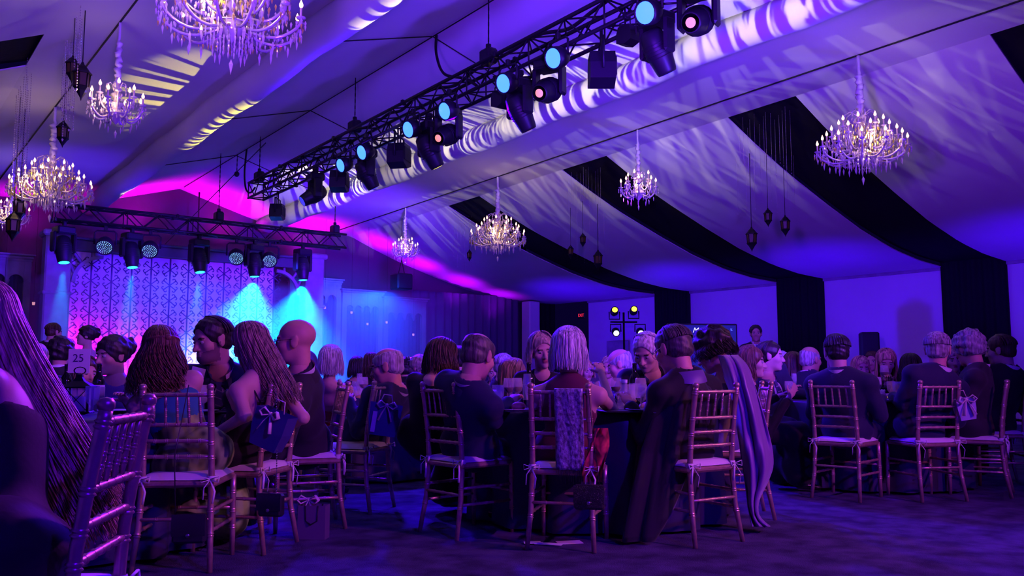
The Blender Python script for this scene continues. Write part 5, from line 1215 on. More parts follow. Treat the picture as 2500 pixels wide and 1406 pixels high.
def locks(C, R, k, n, length, wave, seed, gap=0.95, flare=0.02, rad=0.010, backward=None, tip=0.35, lift=0.0, curl=0.0, grav=None, sides=4, sheet=False):
    """Hair as overlapping tapered locks: over the crown, then falling. Returns (verts, quads)."""
    g = np.random.default_rng(seed); back = np.zeros(3) if backward is None else np.array(backward, float); G = np.array([0, 0, -1.0]) if grav is None else unit(grav)
    phi = (g.random(n) * 2 - 1) * (PI - gap); lay = g.random(n) ** 0.7 * 0.016; st_ = 0.06 + 0.30 * g.random(n); cl = np.floor(g.random(n) * 14)
    if sheet: phi = np.linspace(-(PI - gap), PI - gap, n); lay = .004 + .006 * g.random(n); st_ = np.full(n, .05); cl = np.sin(phi * 3) * 2 + 4
    A1 = 8; m = max(4, int(length / 0.03))
    th = st_[:, None] + (1.62 - st_)[:, None] * np.linspace(0, 1, A1)[None]
    a, b_, c = (.080 + lay)[:, None], (.101 + lay)[:, None], (.087 + lay + lift)[:, None]
    loc = np.stack([a * np.sin(th) * np.sin(phi)[:, None], -.014 + .03 * (1 - np.sin(th)) - b_ * np.sin(th) * np.cos(phi)[:, None], .034 + c * np.cos(th)], -1) * k
    cap = C + loc @ R.T
    d = np.stack([np.sin(phi), -np.cos(phi), 0 * phi], -1) @ R.T; d[:, 2] = 0; tan = np.stack([-d[:, 1], d[:, 0], 0 * phi], -1)
    rn = g.random(n) if not sheet else np.full(n, .4); Ln = length * (0.80 + 0.24 * rn); p1 = cl * 1.7 + (g.random(n) * .9 if not sheet else 0); am = wave * (0.6 + 0.8 * rn); t = np.linspace(0, 1, m + 1)[1:]
    q = cap[:, -1][:, None] + G * (Ln[:, None, None] * t[None, :, None]) + d[:, None] * (flare * np.sin(t * PI * .5) - curl * t * t)[None, :, None] + back * ((t ** 1.2)[None] * (0.5 + 0.5 * np.cos(phi))[:, None])[..., None]
    w = am[:, None] * np.minimum(1, t * 2)[None]; arg = p1[:, None] + t[None] * Ln[:, None] * 34
    q = q + tan[:, None] * (w * np.sin(arg))[..., None] + d[:, None] * (.8 * w * np.cos(arg))[..., None]
    P = np.concatenate([cap, q], 1); K = P.shape[1]
    if sheet:
        I = np.arange(n * K).reshape(n, K); return P.reshape(-1, 3), np.stack([I[:-1, :-1], I[:-1, 1:], I[1:, 1:], I[1:, :-1]], -1).reshape(-1, 4)
    T = np.gradient(P, axis=1); T /= np.maximum(1e-9, np.linalg.norm(T, axis=-1, keepdims=True))
    nr = d[:, None] + 0.6 * (R[:, 2])[None, None]; nr = nr - T * (nr * T).sum(-1, keepdims=True); nr /= np.maximum(1e-9, np.linalg.norm(nr, axis=-1, keepdims=True)); bn = np.cross(T, nr)
    f = np.linspace(0, 1, K); rr = (rad * (0.7 + 0.6 * g.random(n)))[:, None] * (1 - (1 - tip) * f ** 2)[None]; rr[:, 0] *= .5
    V = np.stack([P + (nr * math.cos(2 * PI * j / sides) * .4 + bn * math.sin(2 * PI * j / sides)) * rr[..., None] for j in range(sides)], 2)
    I = np.arange(n * K * sides).reshape(n, K, sides); Q = np.stack([I[:, :-1], np.roll(I, -1, 2)[:, :-1], np.roll(I, -1, 2)[:, 1:], I[:, 1:]], -1).reshape(-1, 4)
    return V.reshape(-1, 3), Q
def hand_parts(W, fwd, palm_n, side, k=1.0, curl=0.5, h=0.0055):
    """Palm with four fingers of different lengths and a thumb leaving its side; palm_n points out of the palm."""
    f = unit(fwd); pn = unit(palm_n - np.dot(palm_n, f) * f); s_ = np.cross(pn, f) * side; b = Body()
    b.cap(W - f * 0.045, W + f * 0.01, .026 * k, .024 * k, .015)
    P0 = W + f * .048 * k; Rm = np.stack([s_, f, pn], 1); b.ell(P0, np.array((.040, .050, .017)) * k, Rm, .012)
    for i, (off, ln) in enumerate(((-.030, .066), (-.011, .076), (.010, .072), (.029, .058))):
        a = P0 + f * .040 * k + s_ * off * k; ang = curl * 0.6; d = f
        for q, fr in enumerate((.45, .32, .23)):
            ang_q = curl * (0.55 + 0.35 * q); d = unit(f * math.cos(ang_q * (q + 1) * .7) + pn * math.sin(ang_q * (q + 1) * .7)); e = a + d * ln * fr * k; b.cap(a, e, .0092 * k * (1 - .1 * q), .0088 * k * (1 - .1 * q), .004); a = e
    a = P0 - s_ * .034 * k - f * .022 * k; d = unit(f * .75 - s_ * .75 + pn * .35); e = a + d * .038 * k; b.cap(a, e, .0125 * k, .0105 * k, .008); d = unit(f * .95 - s_ * .15 + pn * (.25 + .5 * curl)); b.cap(e, e + d * .032 * k, .0105 * k, .0085 * k, .004)
    return b.mesh(h)
PEOPLE = {}
def person(label, head, hip, body, look, pitch=5, roll=0, sex='m', skin='fair', hair=('short', 'dark'), outfit='navy_suit', near=True, k=1.0, arms=None, hands=True, group='seated guests', standing=False, seed=1, beard=False, tie=None, collar=True, extra_top=0.0, neckline=None, sleeve=True, name='person', sh=1.0, shirt_v=False, grav=None):
    """head: (u, v of the crown, forward distance) of the sight line; hip: spot on the floor; body/look: directions."""
    k *= (1.06 if sex == 'm' else 1.0); top = pd(*head); bf = unit(body); br = np.array([bf[1], -bf[0], 0]); Rh = frame(look, pitch, roll)
    C = top - np.array([0, 0, 1]) * (0.121 * k + extra_top) ; hipz = 0.93 if standing else 0.555
    N_ = C - Rh[:, 2] * 0.150 * k - unit(look) * 0.030 - np.array([0, 0, 0.03])
    P = np.array([hip[0], hip[1], hipz]); s_ = unit(N_ - P); Ln = np.linalg.norm(N_ - P); br = unit(br - s_ * (br @ s_)); fw_ = np.cross(s_, br); T = np.stack([br, fw_, s_], 1); m = sex == 'm'
    sw = (0.178 if m else 0.150) * sh; root = np.array([hip[0], hip[1], 0.0]); at_ = lambda f: P + (N_ - P) * f
    S = {q: N_ - s_ * 0.062 + br * q * sw for q in (-1, 1)}
    A = {}
    for q in (-1, 1):
        o = (arms or {}).get('R' if q > 0 else 'L')
        if o: A[q] = (np.array(o[0], float), np.array(o[1], float))
        elif standing: e = S[q] + np.array([0, 0, -.29]) + br * q * .05; A[q] = (e, e + np.array([0, 0, -.25]) + bf * .06)
        else:
            e = S[q] + np.array([0, 0, -.25]) + br * q * .055 + bf * .09; w = e + bf * .22 - br * q * .07; w[2] = max(w[2], 0.80); A[q] = (e, w)
    J = {}
    for q in (-1, 1):
        hj = P + br * q * .085 - np.array([0, 0, .02])
        if standing: J[q] = (hj, np.array([hj[0], hj[1], .50]) + bf * .02, np.array([hj[0], hj[1], .09]))
        else:
            kn = np.array([hj[0], hj[1], .50]) + bf * .40 + br * q * .03; J[q] = (hj, kn, np.array([kn[0], kn[1], .09]) - bf * (.02 if q > 0 else .10))
    def torso(b, g, w=1.0, kk=0.05):
        if m: b.ell(at_(.70), np.array((.170 * sh, .118, .20)) * w + g, T, kk).ell(at_(.36), np.array((.155, .122, .19)) * w + g, T, kk).ell(P, np.array((.175, .145, .12)) + g, T, kk)
        else: b.ell(at_(.70), np.array((.140 * sh, .102, .18)) * w + g, T, kk).ell(at_(.38), np.array((.122, .098, .18)) * w + g, T, kk).ell(P, np.array((.180, .150, .13)) + g, T, kk)
        return b
    def shoulders(b, g):
        b.cap(S[-1], S[1], (.056 if m else .043) + g, (.056 if m else .043) + g, .05)
        for q in (-1, 1): b.cap(N_ + s_ * .02, S[q] + s_ * .012, (.045 if m else .034) + g, (.042 if m else .032) + g, .05)
        return b
    def arm(b, q, g, cut=1.0):
        e, w = A[q]; b.cap(S[q], e, (.054 if m else .044) + g, (.043 if m else .036) + g, .03); b.cap(e, e + (w - e) * cut, (.042 if m else .035) + g, (.030 if m else .025) + g * .9, .02); return b
    # ---- body: one skin surface from scalp to feet, hands added where they show
    hq = 0.0068 if near else 0.010
    b = torso(Body(), 0); shoulders(b, 0)
    for q in (-1, 1):
        arm(b, q, 0); a_, kn, an = J[q]; b.cap(a_, kn, .080, .056, .04).cap(kn, an, .054, .036, .03).cap(an - np.array([0, 0, .03]), np.array([an[0], an[1], .035]) + bf * .17, .036, .026, .02)
    b.cap(N_ - s_ * .02, C - Rh[:, 2] * .07 * k - Rh[:, 1] * .02, (.060 if m else .050), (.055 if m else .044), .035)
    if not m:
        for q in (-1, 1): b.ell(at_(.66) + fw_ * .085 + br * q * .065, (.058, .052, .055), T, .03)
    V, Q = b.mesh(0.0125 if (near and not (m or sleeve == 'full')) else 0.022)
    ctr = V[Q].mean(1); mi = np.zeros(len(Q), int); mi[ctr[:, 2] < 0.075] = 5
    parts = [(V, Q, mi)] + head_parts(C, Rh, k, sex, N_ + s_ * .0, hq, beard)
    if hands:
        for q in (-1, 1):
            e, w = A[q]; d = unit(w - e); pn = np.array([0, 0, -1.0]) if abs(d[2]) < .8 else -br * q; hv, hq_ = hand_parts(w, d, pn if not standing else -br * q, q, 1.0 if m else .9, .55, .0062 if near else .010); parts.append((hv, hq_, 0))
    me = np_mesh(name, parts, ['skin_' + skin, 'lips' if not m else 'skin_' + skin, 'brow', 'eye_white', 'iris', 'shoe', 'stubble'])
    me.transform(Matrix.Translation(tuple(-root))); ob = link(name, me, None, tuple(root)); tag(ob, label, 'person', group)
    def child(nm, V=None, Q=None, mats=None, mb=None, mi=0):
        me = np_mesh(nm, [(V, Q, mi)], mats) if mb is None else mb.mesh(nm, mats); me.transform(Matrix.Translation(tuple(-root))); return link(nm, me, ob)
    rs = np.random.default_rng(seed); ph = rs.uniform(0, 6, 8)
    def wr(amp): return lambda X: amp * (np.sin(X[..., 2] * 34 + X[..., 0] * 13 + ph[0]) * np.sin(X[..., 1] * 17 + ph[1]) + .7 * np.sin(X[..., 0] * 27 - X[..., 2] * 21 + ph[2]))
    hg = 0.0125 if near else 0.021
    # ---- clothes
    if m:
        g = Body(); torso(g, .020); shoulders(g, .018); g.ell(P - np.array([0, 0, .02]) - bf * .01, np.array((.195, .165, .15)), T, .05)
        for q in (-1, 1): arm(g, q, .017, .90); g.ell(S[q] + br * q * .012, (.066, .066, .058), T, .03)
        g.wr = wr(.0035); g.minus(N_ + s_ * .055 + fw_ * .035, (.068, .085, .085), T, .012)
        if tie: g.minus(at_(.80) + fw_ * .155, (.050, .085, .17), T, .01)
        V, Q = g.mesh(hg); child('suit_jacket', V, Q, [outfit])
        tr = Body()
        for q in (-1, 1): a_, kn, an = J[q]; tr.cap(a_, kn, .094, .070, .04).cap(kn, an + np.array([0, 0, .03]), .068, .055, .03)
        tr.ell(P, (.180, .150, .11), T, .05); V, Q = tr.mesh(.022); child('trousers', V, Q, [outfit])
        if collar:
            sc_ = MB(); cm = MB(); rows = []; rows2 = []
            for a in np.linspace(0.55, 2 * PI - 0.55, 25):
                d = (fw_ * math.cos(a) * .082 + br * math.sin(a) * .078) * (1 + .4 * (k - 1.06)); bk = (1 - math.cos(a)) * .5
                c0 = N_ + s_ * (.034 + .022 * bk) + d; rows.append((c0 - s_ * .030, c0 + s_ * .020)); d2 = d * 1.14; rows2.append((N_ + s_ * (-.030 + .010 * bk) + d2 * 1.22, N_ + s_ * (.012 + .026 * bk) + d2, N_ + s_ * (.016 + .027 * bk) + d2 * .93))
            sc_.grid([list(map(tuple, r)) for r in rows]); child('shirt_collar', mb=sc_, mats=['shirt']); cm.grid([list(map(tuple, r)) for r in rows2]); child('jacket_collar', mb=cm, mats=[outfit])
        for q in (-1, 1):
            e, w = A[q]; child('shirt_cuff', mb=MB().tube([e + (w - e) * .84, e + (w - e) * .965], [.042, .039], 12, caps=False), mats=['shirt'])
        if tie:
            sf = Body(); torso(sf, .010); V, Q = sf.mesh(.014 if near else .02); sel = ((V[Q].mean(1) - at_(.8)) @ fw_) > .02; child('shirt_front', V, Q[sel], ['shirt'])
            tm = MB(); base = N_ + fw_ * .085 + s_ * .012
            if tie == 'bow':
                for q in (-1, 1): tm.tube([base, base + br * q * .03, base + br * q * .06], [.008, .016, .024], 6, flat=.5)
                tm.ell(base, (.011, .011, .012), 8, 6); child('bow_tie', mb=tm, mats=['bow_black'])
            else:
                Wd = [(.0, .020), (-.03, .014), (-.045, .016), (-.16, .030), (-.30, .038), (-.36, .0)]
                rows = [[tuple(base + s_ * z + fw_ * (.012 + .06 * min(1, -z * 4)) + br * x * w_) for x in (-1, -.33, .33, 1)] for z, w_ in Wd]; tm.grid(rows); to = child('necktie', mb=tm, mats=['tie', 'tie_stripe'])
                st2 = MB()
                for z in (-.07, -.13, -.19, -.25):
                    w_ = .018 + .02 * min(1, -z * 3); o2 = base + fw_ * (.016 + .06 * min(1, -z * 4)); st2.add([tuple(o2 + s_ * z - br * w_), tuple(o2 + s_ * (z + .03) + br * w_), tuple(o2 + s_ * (z + .018) + br * w_), tuple(o2 + s_ * (z - .012) - br * w_)], [(0, 1, 2, 3)])
                me2 = st2.mesh('tie_stripes', ['tie_stripe']); me2.transform(Matrix.Translation(tuple(-root))); link('tie_stripes', me2, to)
    else:
        g = Body(); torso(g, .010)
        for q in (-1, 1): g.ell(at_(.66) + fw_ * .085 + br * q * .065, (.068, .060, .064), T, .03)
        if neckline == 'halter': g.cap(at_(.8), N_ + s_ * .03, .085, .058, .04); g.minus(S[-1] + br * -.03, (.085, .13, .125), T, .01); g.minus(S[1] + br * .03, (.085, .13, .125), T, .01)
        elif neckline == 'low': g.below(at_(.60), s_ * .9 - fw_ * .45)
        elif neckline == 'strapless': g.below(at_(.78), s_)
        elif neckline == 'sleeveless': shoulders(g, .004); g.minus(N_ + s_ * .06, (.085, .10, .085), T, .01); g.minus(S[-1] - br * .045, (.045, .1, .09), T, .01); g.minus(S[1] + br * .045, (.045, .1, .09), T, .01)
        else:
            shoulders(g, .010)
            for q in (-1, 1): arm(g, q, .011, .88 if sleeve == 'full' else .5)
            g.minus(N_ + s_ * .075 + fw_ * .02, (.075, .09, .08), T, .01)
        g.wr = wr(.0025); V, Q = g.mesh(hg); ctr = V[Q].mean(1); two = outfit if isinstance(outfit, tuple) else (outfit,)
        mi = np.zeros(len(Q), int)
        if len(two) > 1: mi[((ctr - P) @ s_) < Ln * .42] = 1
        child('dress_bodice', V, Q, list(two), mi=mi)
        sk = Body(); sk.ell(P, (.200, .17, .14), T, .05)
        for q in (-1, 1): a_, kn, an = J[q]; sk.cap(a_, kn, .105, .085, .08).cap(kn, an + np.array([0, 0, .08]), .085, .13, .08)
        sk.wr = wr(.006); V, Q = sk.mesh(.022); child('dress_skirt', V, Q, [two[-1]])
    # ---- hair
    st, col = hair; hm = 'hair_' + col; hh = .0075 if near else .011
    if st != 'bald':
        V, Q = hair_shell(C, Rh, k, st, hh, seed); shell = (V, Q, 0)
        nl = 420 if near else 130; lk = None; rad = .0042 if near else .0085; G_ = grav; bk_ = -bf
        ST_ = {'bob': (nl, .150, .003, 1.05, .026, None, .006, .02), 'bob_front': (nl, .12, .006, .95, .020, None, .006, 0), 'long': (nl + 200, .40, .004, 1.0, .006, .05, .004, 0), 'long_front': (nl, .30, .006, 1.15, .012, None, .004, 0), 'very_long': (1500, .62, .004, .80, .03, .26, .004, 0),
               'wavy': (nl + 300, .27, .026, .95, .055, .04, .010, 0), 'shoulder': (nl, .19, .008, 1.20, .03, None, .004, 0), 'short': (int(nl * .8), .004, .001, 1.75, .0, None, -.005, 0), 'tousled': (nl + 150, .10, .030, 1.0, .045, None, .018, 0)}
        if st in ST_:
            n_, ln_, wv_, gp_, fl_, bw_, lf_, cu_ = ST_[st]; kw = dict(backward=None if bw_ is None else -bf * bw_, lift=lf_, curl=cu_, grav=G_)
            lk = [locks(C, Rh, k, n_, ln_, wv_, seed, gp_, fl_, rad, **kw)]
            if st != 'short' and st != 'tousled': lk.append(locks(C, Rh, k, 120 if near else 40, ln_ * .98, wv_ * .8, seed, gp_ + .03, fl_ * .7, rad, sheet=True, **kw))
        pr = [shell]
        for q_ in lk or []: pr.append((q_[0], q_[1], 0))
        me = np_mesh('hair', pr, [hm]); me.transform(Matrix.Translation(tuple(-root))); link('hair', me, ob)
    PEOPLE[label] = dict(ob=ob, C=C, Rh=Rh, N=N_, P=P, T=T, S=S, A=A, root=root, k=k, bf=bf, at=at_)
    return PEOPLE[label]
def add_child(p, nm, mb, mats):
    me = mb.mesh(nm, mats); me.transform(Matrix.Translation(tuple(-p['root']))); return link(nm, me, p['ob'])
def glasses(p, mat='spec_frame'):
    C, R, k = p['C'], p['Rh'], p['k']; L = lambda q: C + R @ (np.array(q) * k); m = MB()
    for s_ in (-1, 1):
        m.tube([L((s_ * .033 + .024 * math.cos(a), .104 - .004 * abs(math.cos(a)), .003 + .017 * math.sin(a))) for a in np.linspace(0, 2 * PI, 17)], .0018, 5); m.tube([L((s_ * .057, .100, .006)), L((s_ * .080, .07, .008)), L((s_ * .084, -.005, .010)), L((s_ * .083, -.02, -.004))], .0018, 5)
    m.tube([L((-.010, .107, .006)), L((.010, .107, .006))], .0018, 5); add_child(p, 'eyeglasses', m, mat)
def seat(key, back=0.04): c, f = CHAIRS[key]; return (c[0] + f[0] * back, c[1] + f[1] * back)
# ------------------------------------------------------------------ the guests
W = lambda u, v, d: pd(u, v, d)
p = person('blonde woman at the near left edge with hair down her back', (-62, 690, 2.30), seat('C1', .05), (-0.80, 0.30, 0), turn(0, -60), 22, sex='f', hair=('very_long', 'blond'), outfit='black_dress', neckline='strapless', seed=11, group='guests at the left table')
p = person('woman with half-up wavy auburn hair in a teal and green dress', (392, 797, 4.78), seat('C2', .06), CHAIRS['C2'][1], turn(390, -20), 4, sex='f', hair=('wavy', 'auburn'), outfit=('teal', 'green_print'), neckline='strapless', seed=12, extra_top=.012, group='guests at the left table', sh=1.08, arms={'R': (W(470, 985, 4.9), W(440, 1030, 5.15))})
b_ = MB(); C, R = p['C'], p['Rh']; b_.tube([C + R @ np.array((.085 * math.cos(a), -.030 - .085 * math.sin(a), .045 + .02 * math.sin(a))) for a in np.linspace(.2, PI - .2, 14)], .012, 6); b_.ell(C + R @ np.array((0, -.12, .06)), (.022, .018, .02), 10, 8); add_child(p, 'hair_twist', b_, 'hair_auburn')
person('dark-haired woman in profile behind the number 25 card', (277, 822, 6.1), (1.62, 6.68), (-0.45, -0.89, 0), turn(277, -125), 6, sex='f', skin='tan', hair=('updo', 'dark'), outfit='violet_dress', neckline='sleeveless', seed=13, k=1.10, group='guests at the left table')
p = person('bearded man in a navy suit with a striped tie and a name badge', (520, 774, 5.55), (2.22, 6.02), turn(520, -168), turn(515, -122), 14, sex='m', skin='tan', hair=('short', 'dark'), outfit='navy_suit', tie='long', beard=True, seed=14, k=1.14, sh=1.1, group='guests at the left table', arms={'R': (W(430, 985, 5.5), W(480, 1010, 5.35)), 'L': (W(600, 985, 5.75), W(545, 1015, 5.4))})
bd_ = MB(); c0 = W(484, 908, 5.42); T = p['T']; bd_.box((0, 0, 0), (.085, .004, .055)); me_ = bd_.mesh('name_badge', 'paper'); o_ = link('name_badge', me_, p['ob']); o_.location = tuple(c0 - p['root']); o_.rotation_euler = (0.15, 0.25, -YAW)
p = person('woman with long streaked hair and lace on her bare back', (612, 790, 4.98), seat('C3', .05), CHAIRS['C3'][1], turn(630, -48), 16, sex='f', hair=('long', 'streak'), outfit='black_dress', neckline='low', grav=(RT * .42 - ZZ), seed=15, group='guests at the left table', sh=1.12, arms={'L': (W(598, 1015, 4.75), W(520, 1062, 4.9)), 'R': (W(740, 1020, 5.05), W(690, 1050, 5.3))})
lc = MB(); rr = random.Random(5)                         # lace flowers on the back and a shoulder strap
for i in range(26):
    c = p['at'](.66 + .30 * rr.random()) + p['T'] @ np.array((-.10 + .10 * rr.random(), -.116 - .004 * rr.random(), 0))
    for q in range(5):
        a = q * 1.257 + i; lc.ell(c + p['T'] @ np.array((.010 * math.cos(a), -.002, .010 * math.sin(a))), (.0055, .003, .0055), 6, 4)
add_child(p, 'lace_flowers', lc, 'lace')['kind'] = 'stuff'
sp_ = MB(); S = p['S']; T = p['T']; sp_.tube([p['at'](.62) + T @ np.array((-.085, -.10, 0)), p['at'](.80) + T @ np.array((-.095, -.105, 0)), S[-1] + T @ np.array((.055, -.03, .050)), S[-1] + T @ np.array((.05, .05, .03))], .005, 6); add_child(p, 'shoulder_strap', sp_, 'lace')
p = person('bald man in glasses and a dark suit looking left', (722, 779, 5.42), seat('C6b', .02), (-0.85, 0.5, 0), turn(715, -82), 4, sex='m', skin='red', hair=('bald', 'grey'), outfit='charcoal', seed=16, k=1.10, sh=1.1, group='guests at the left table'); glasses(p)
person('woman with cropped white hair in a red dress', (808, 846, 7.35), seat('C4', .05), CHAIRS['C4'][1], turn(808, 12), 4, sex='f', hair=('bob', 'white'), outfit='red_dress', neckline='low', seed=17, k=1.08, near=True, group='guests behind the left table')
p = person('grey-haired man in navy seen in profile left of the balding man', (945, 850, 6.55), (3.26, 5.98), turn(945, -40), turn(940, -78), 14, sex='m', skin='red', hair=('balding', 'grey'), outfit='navy_suit', seed=18, k=1.08, group='guests behind the left table', sh=1.1); glasses(p)
person('woman with brown hair bowed towards the balding man', (1078, 829, 5.95), (3.30, 5.18), turn(1070, 48), turn(1070, 35), 30, sex='f', hair=('shoulder', 'brown'), outfit='black_dress', sleeve='full', seed=19, k=1.12, group='guests at the middle table')
p = person('balding man in a navy suit holding his hand to his plate', (1168, 815, 5.42), seat('CA', .02), CHAIRS['CA'][1], turn(1168, 38), 24, sex='m', skin='red', hair=('balding', 'steel'), outfit='navy_suit', seed=20, k=1.10, sh=1.05, group='guests at the middle table', arms={'R': (W(1205, 1022, 5.32), W(1243, 982, 5.50)), 'L': (W(1120, 1000, 5.9), W(1210, 985, 5.9))})
p = person('fair-haired woman facing the camera beyond the white-bobbed woman', (1322, 813, 6.75), (4.62, 5.62), turn(1320, 175), turn(1320, 165), 12, roll=6, sex='f', hair=('bob_front', 'ash'), outfit='black_dress', sleeve='full', seed=21, k=1.12, group='guests at the middle table')
p = person('white-bobbed woman in a maroon halter dress seen from behind', (1388, 799, 5.22), seat('C6', .06), CHAIRS['C6'][1], turn(1385, 6), 4, sex='f', hair=('bob', 'white'), outfit='maroon', neckline='halter', seed=22, k=1.14, extra_top=.01, sh=1.22, group='guests at the middle table', arms={'R': (W(1497, 1003, 5.55), W(1468, 912, 5.80)), 'L': (W(1315, 1000, 5.45), W(1330, 1005, 5.75))})
fl = MB(); fl.grid([[tuple(W(1438 + 8 * i - 2 * j + 6 * math.sin(j + i), 1045 + 22 * j, 4.95 + .03 * math.sin(i * 2.1 + j))) for i in range(7)] for j in range(7)]); add_child(p, 'floral_shawl', fl, 'floral_red')
p = person('man in a black cape with short grey-brown hair', (1642, 796, 5.38), seat('C7', .06), CHAIRS['C7'][1], turn(1645, -48), 22, sex='m', skin='red', hair=('short', 'steel'), outfit='black_suit', seed=23, k=1.13, group='guests at the middle table', sh=1.1); glasses(p, 'silver'); cape1 = p
p = person('woman with tousled dark hair in a purple velvet cape', (1738, 800, 5.95), seat('C8', .06), CHAIRS['C8'][1], turn(1740, -62), 26, sex='f', hair=('tousled', 'dark'), outfit='violet_dress', neckline='sleeveless', seed=24, k=1.16, extra_top=.02, group='guests at the middle table'); cape2 = p
L = lambda q: p['C'] + p['Rh'] @ (np.array(q) * p['k'])
for s_ in (-1, 1): add_child(p, 'earring', MB().ell(L((s_ * .083, 0, -.06)), (.008, .008, .014), 8, 6), 'silver')
p = person('grey-haired man in a black bow tie looking down', (1577, 813, 6.65), (5.36, 5.16), turn(1575, 168), turn(1575, -160), 30, sex='m', hair=('short', 'white'), outfit='black_suit', tie='bow', seed=25, k=1.12, group='guests at the middle table', arms={'R': (W(1500, 985, 6.6), W(1515, 968, 6.1)), 'L': (W(1640, 980, 6.6), W(1590, 985, 6.0))})
person('bald man in a black jacket bent to the left of the bow tie', (1512, 853, 8.6), tuple(pd(1520, 900, 9.0)[:2]), turn(1510, -60), turn(1505, -85), 22, sex='m', skin='red', hair=('fringe', 'grey'), outfit='black_suit', seed=26, near=False, k=1.15, group='guests at the far tables')
person('woman with long streaked hair left of the dark wine bottle', (1252, 878, 7.5), tuple(pd(1240, 900, 7.9)[:2]), turn(1250, 40), turn(1250, 70), 18, sex='f', hair=('long_front', 'streak'), outfit='violet_dress', neckline='strapless', seed=27, near=False, group='guests at the far tables', k=1.1)
person('auburn woman in profile looking right', (1832, 846, 7.3), tuple(pd(1822, 900, 7.5)[:2]), turn(1830, 75), turn(1830, 88), 2, sex='f', skin='fair', hair=('shoulder', 'auburn'), outfit='black_dress', sleeve='full', seed=28, k=1.10, group='guests at the far tables')
person('dark-haired man in profile behind the auburn woman', (1880, 834, 8.0), tuple(pd(1885, 900, 8.4)[:2]), turn(1880, 120), turn(1880, 95), 4, sex='m', hair=('short', 'dark'), outfit='navy_suit', seed=29, near=False, k=1.05, group='guests at the far tables', tie='long')
person('broad-backed man in navy before the black wall drape', (2040, 817, 7.1), seat('C9', .05), CHAIRS['C9'][1], turn(2040, -18), 10, sex='m', hair=('short', 'dark'), outfit='navy_suit', seed=30, k=1.10, sh=1.22, group='guests at the right table')
p = person('blonde woman raising a wine glass', (2162, 853, 8.6), (8.75, 4.72), turn(2165, 178), turn(2165, 172), 18, sex='f', hair=('long_front', 'blond'), outfit='black_dress', neckline='sleeveless', seed=31, near=True, group='guests at the right table', k=1.02, arms={'R': (W(2130, 960, 8.5), W(2158, 925, 8.15)), 'L': (W(2205, 965, 8.6), W(2172, 928, 8.15))})
gx = W(2160, 930, 8.07); o = dup(GL['wine']); o.location = (gx[0], gx[1], gx[2] - .06); o['label'] = 'wine glass held at the lips of the blonde woman'
person('man with cropped grey hair seen from behind at the right table', (2287, 812, 7.05), seat('C10', .05), CHAIRS['C10'][1], turn(2285, 4), 6, sex='m', skin='red', hair=('short', 'grey'), outfit='navy_suit', seed=32, k=1.08, sh=1.2, group='guests at the right table')
person('grey curly-haired man looking down to the left', (2362, 811, 7.35), seat('C11', .05), CHAIRS['C11'][1], turn(2360, -52), 16, sex='m', skin='red', hair=('curly', 'grey'), outfit='charcoal', seed=33, k=1.08, sh=1.15, group='guests at the right table')
person('dark-haired man at the right picture edge', (2440, 818, 7.9), seat('T3b', .02), turn(2430, -30), turn(2430, -75), 8, sex='m', hair=('short', 'brown'), outfit='black_suit', seed=34, near=False, k=1.08, sh=1.1, group='guests at the right table')
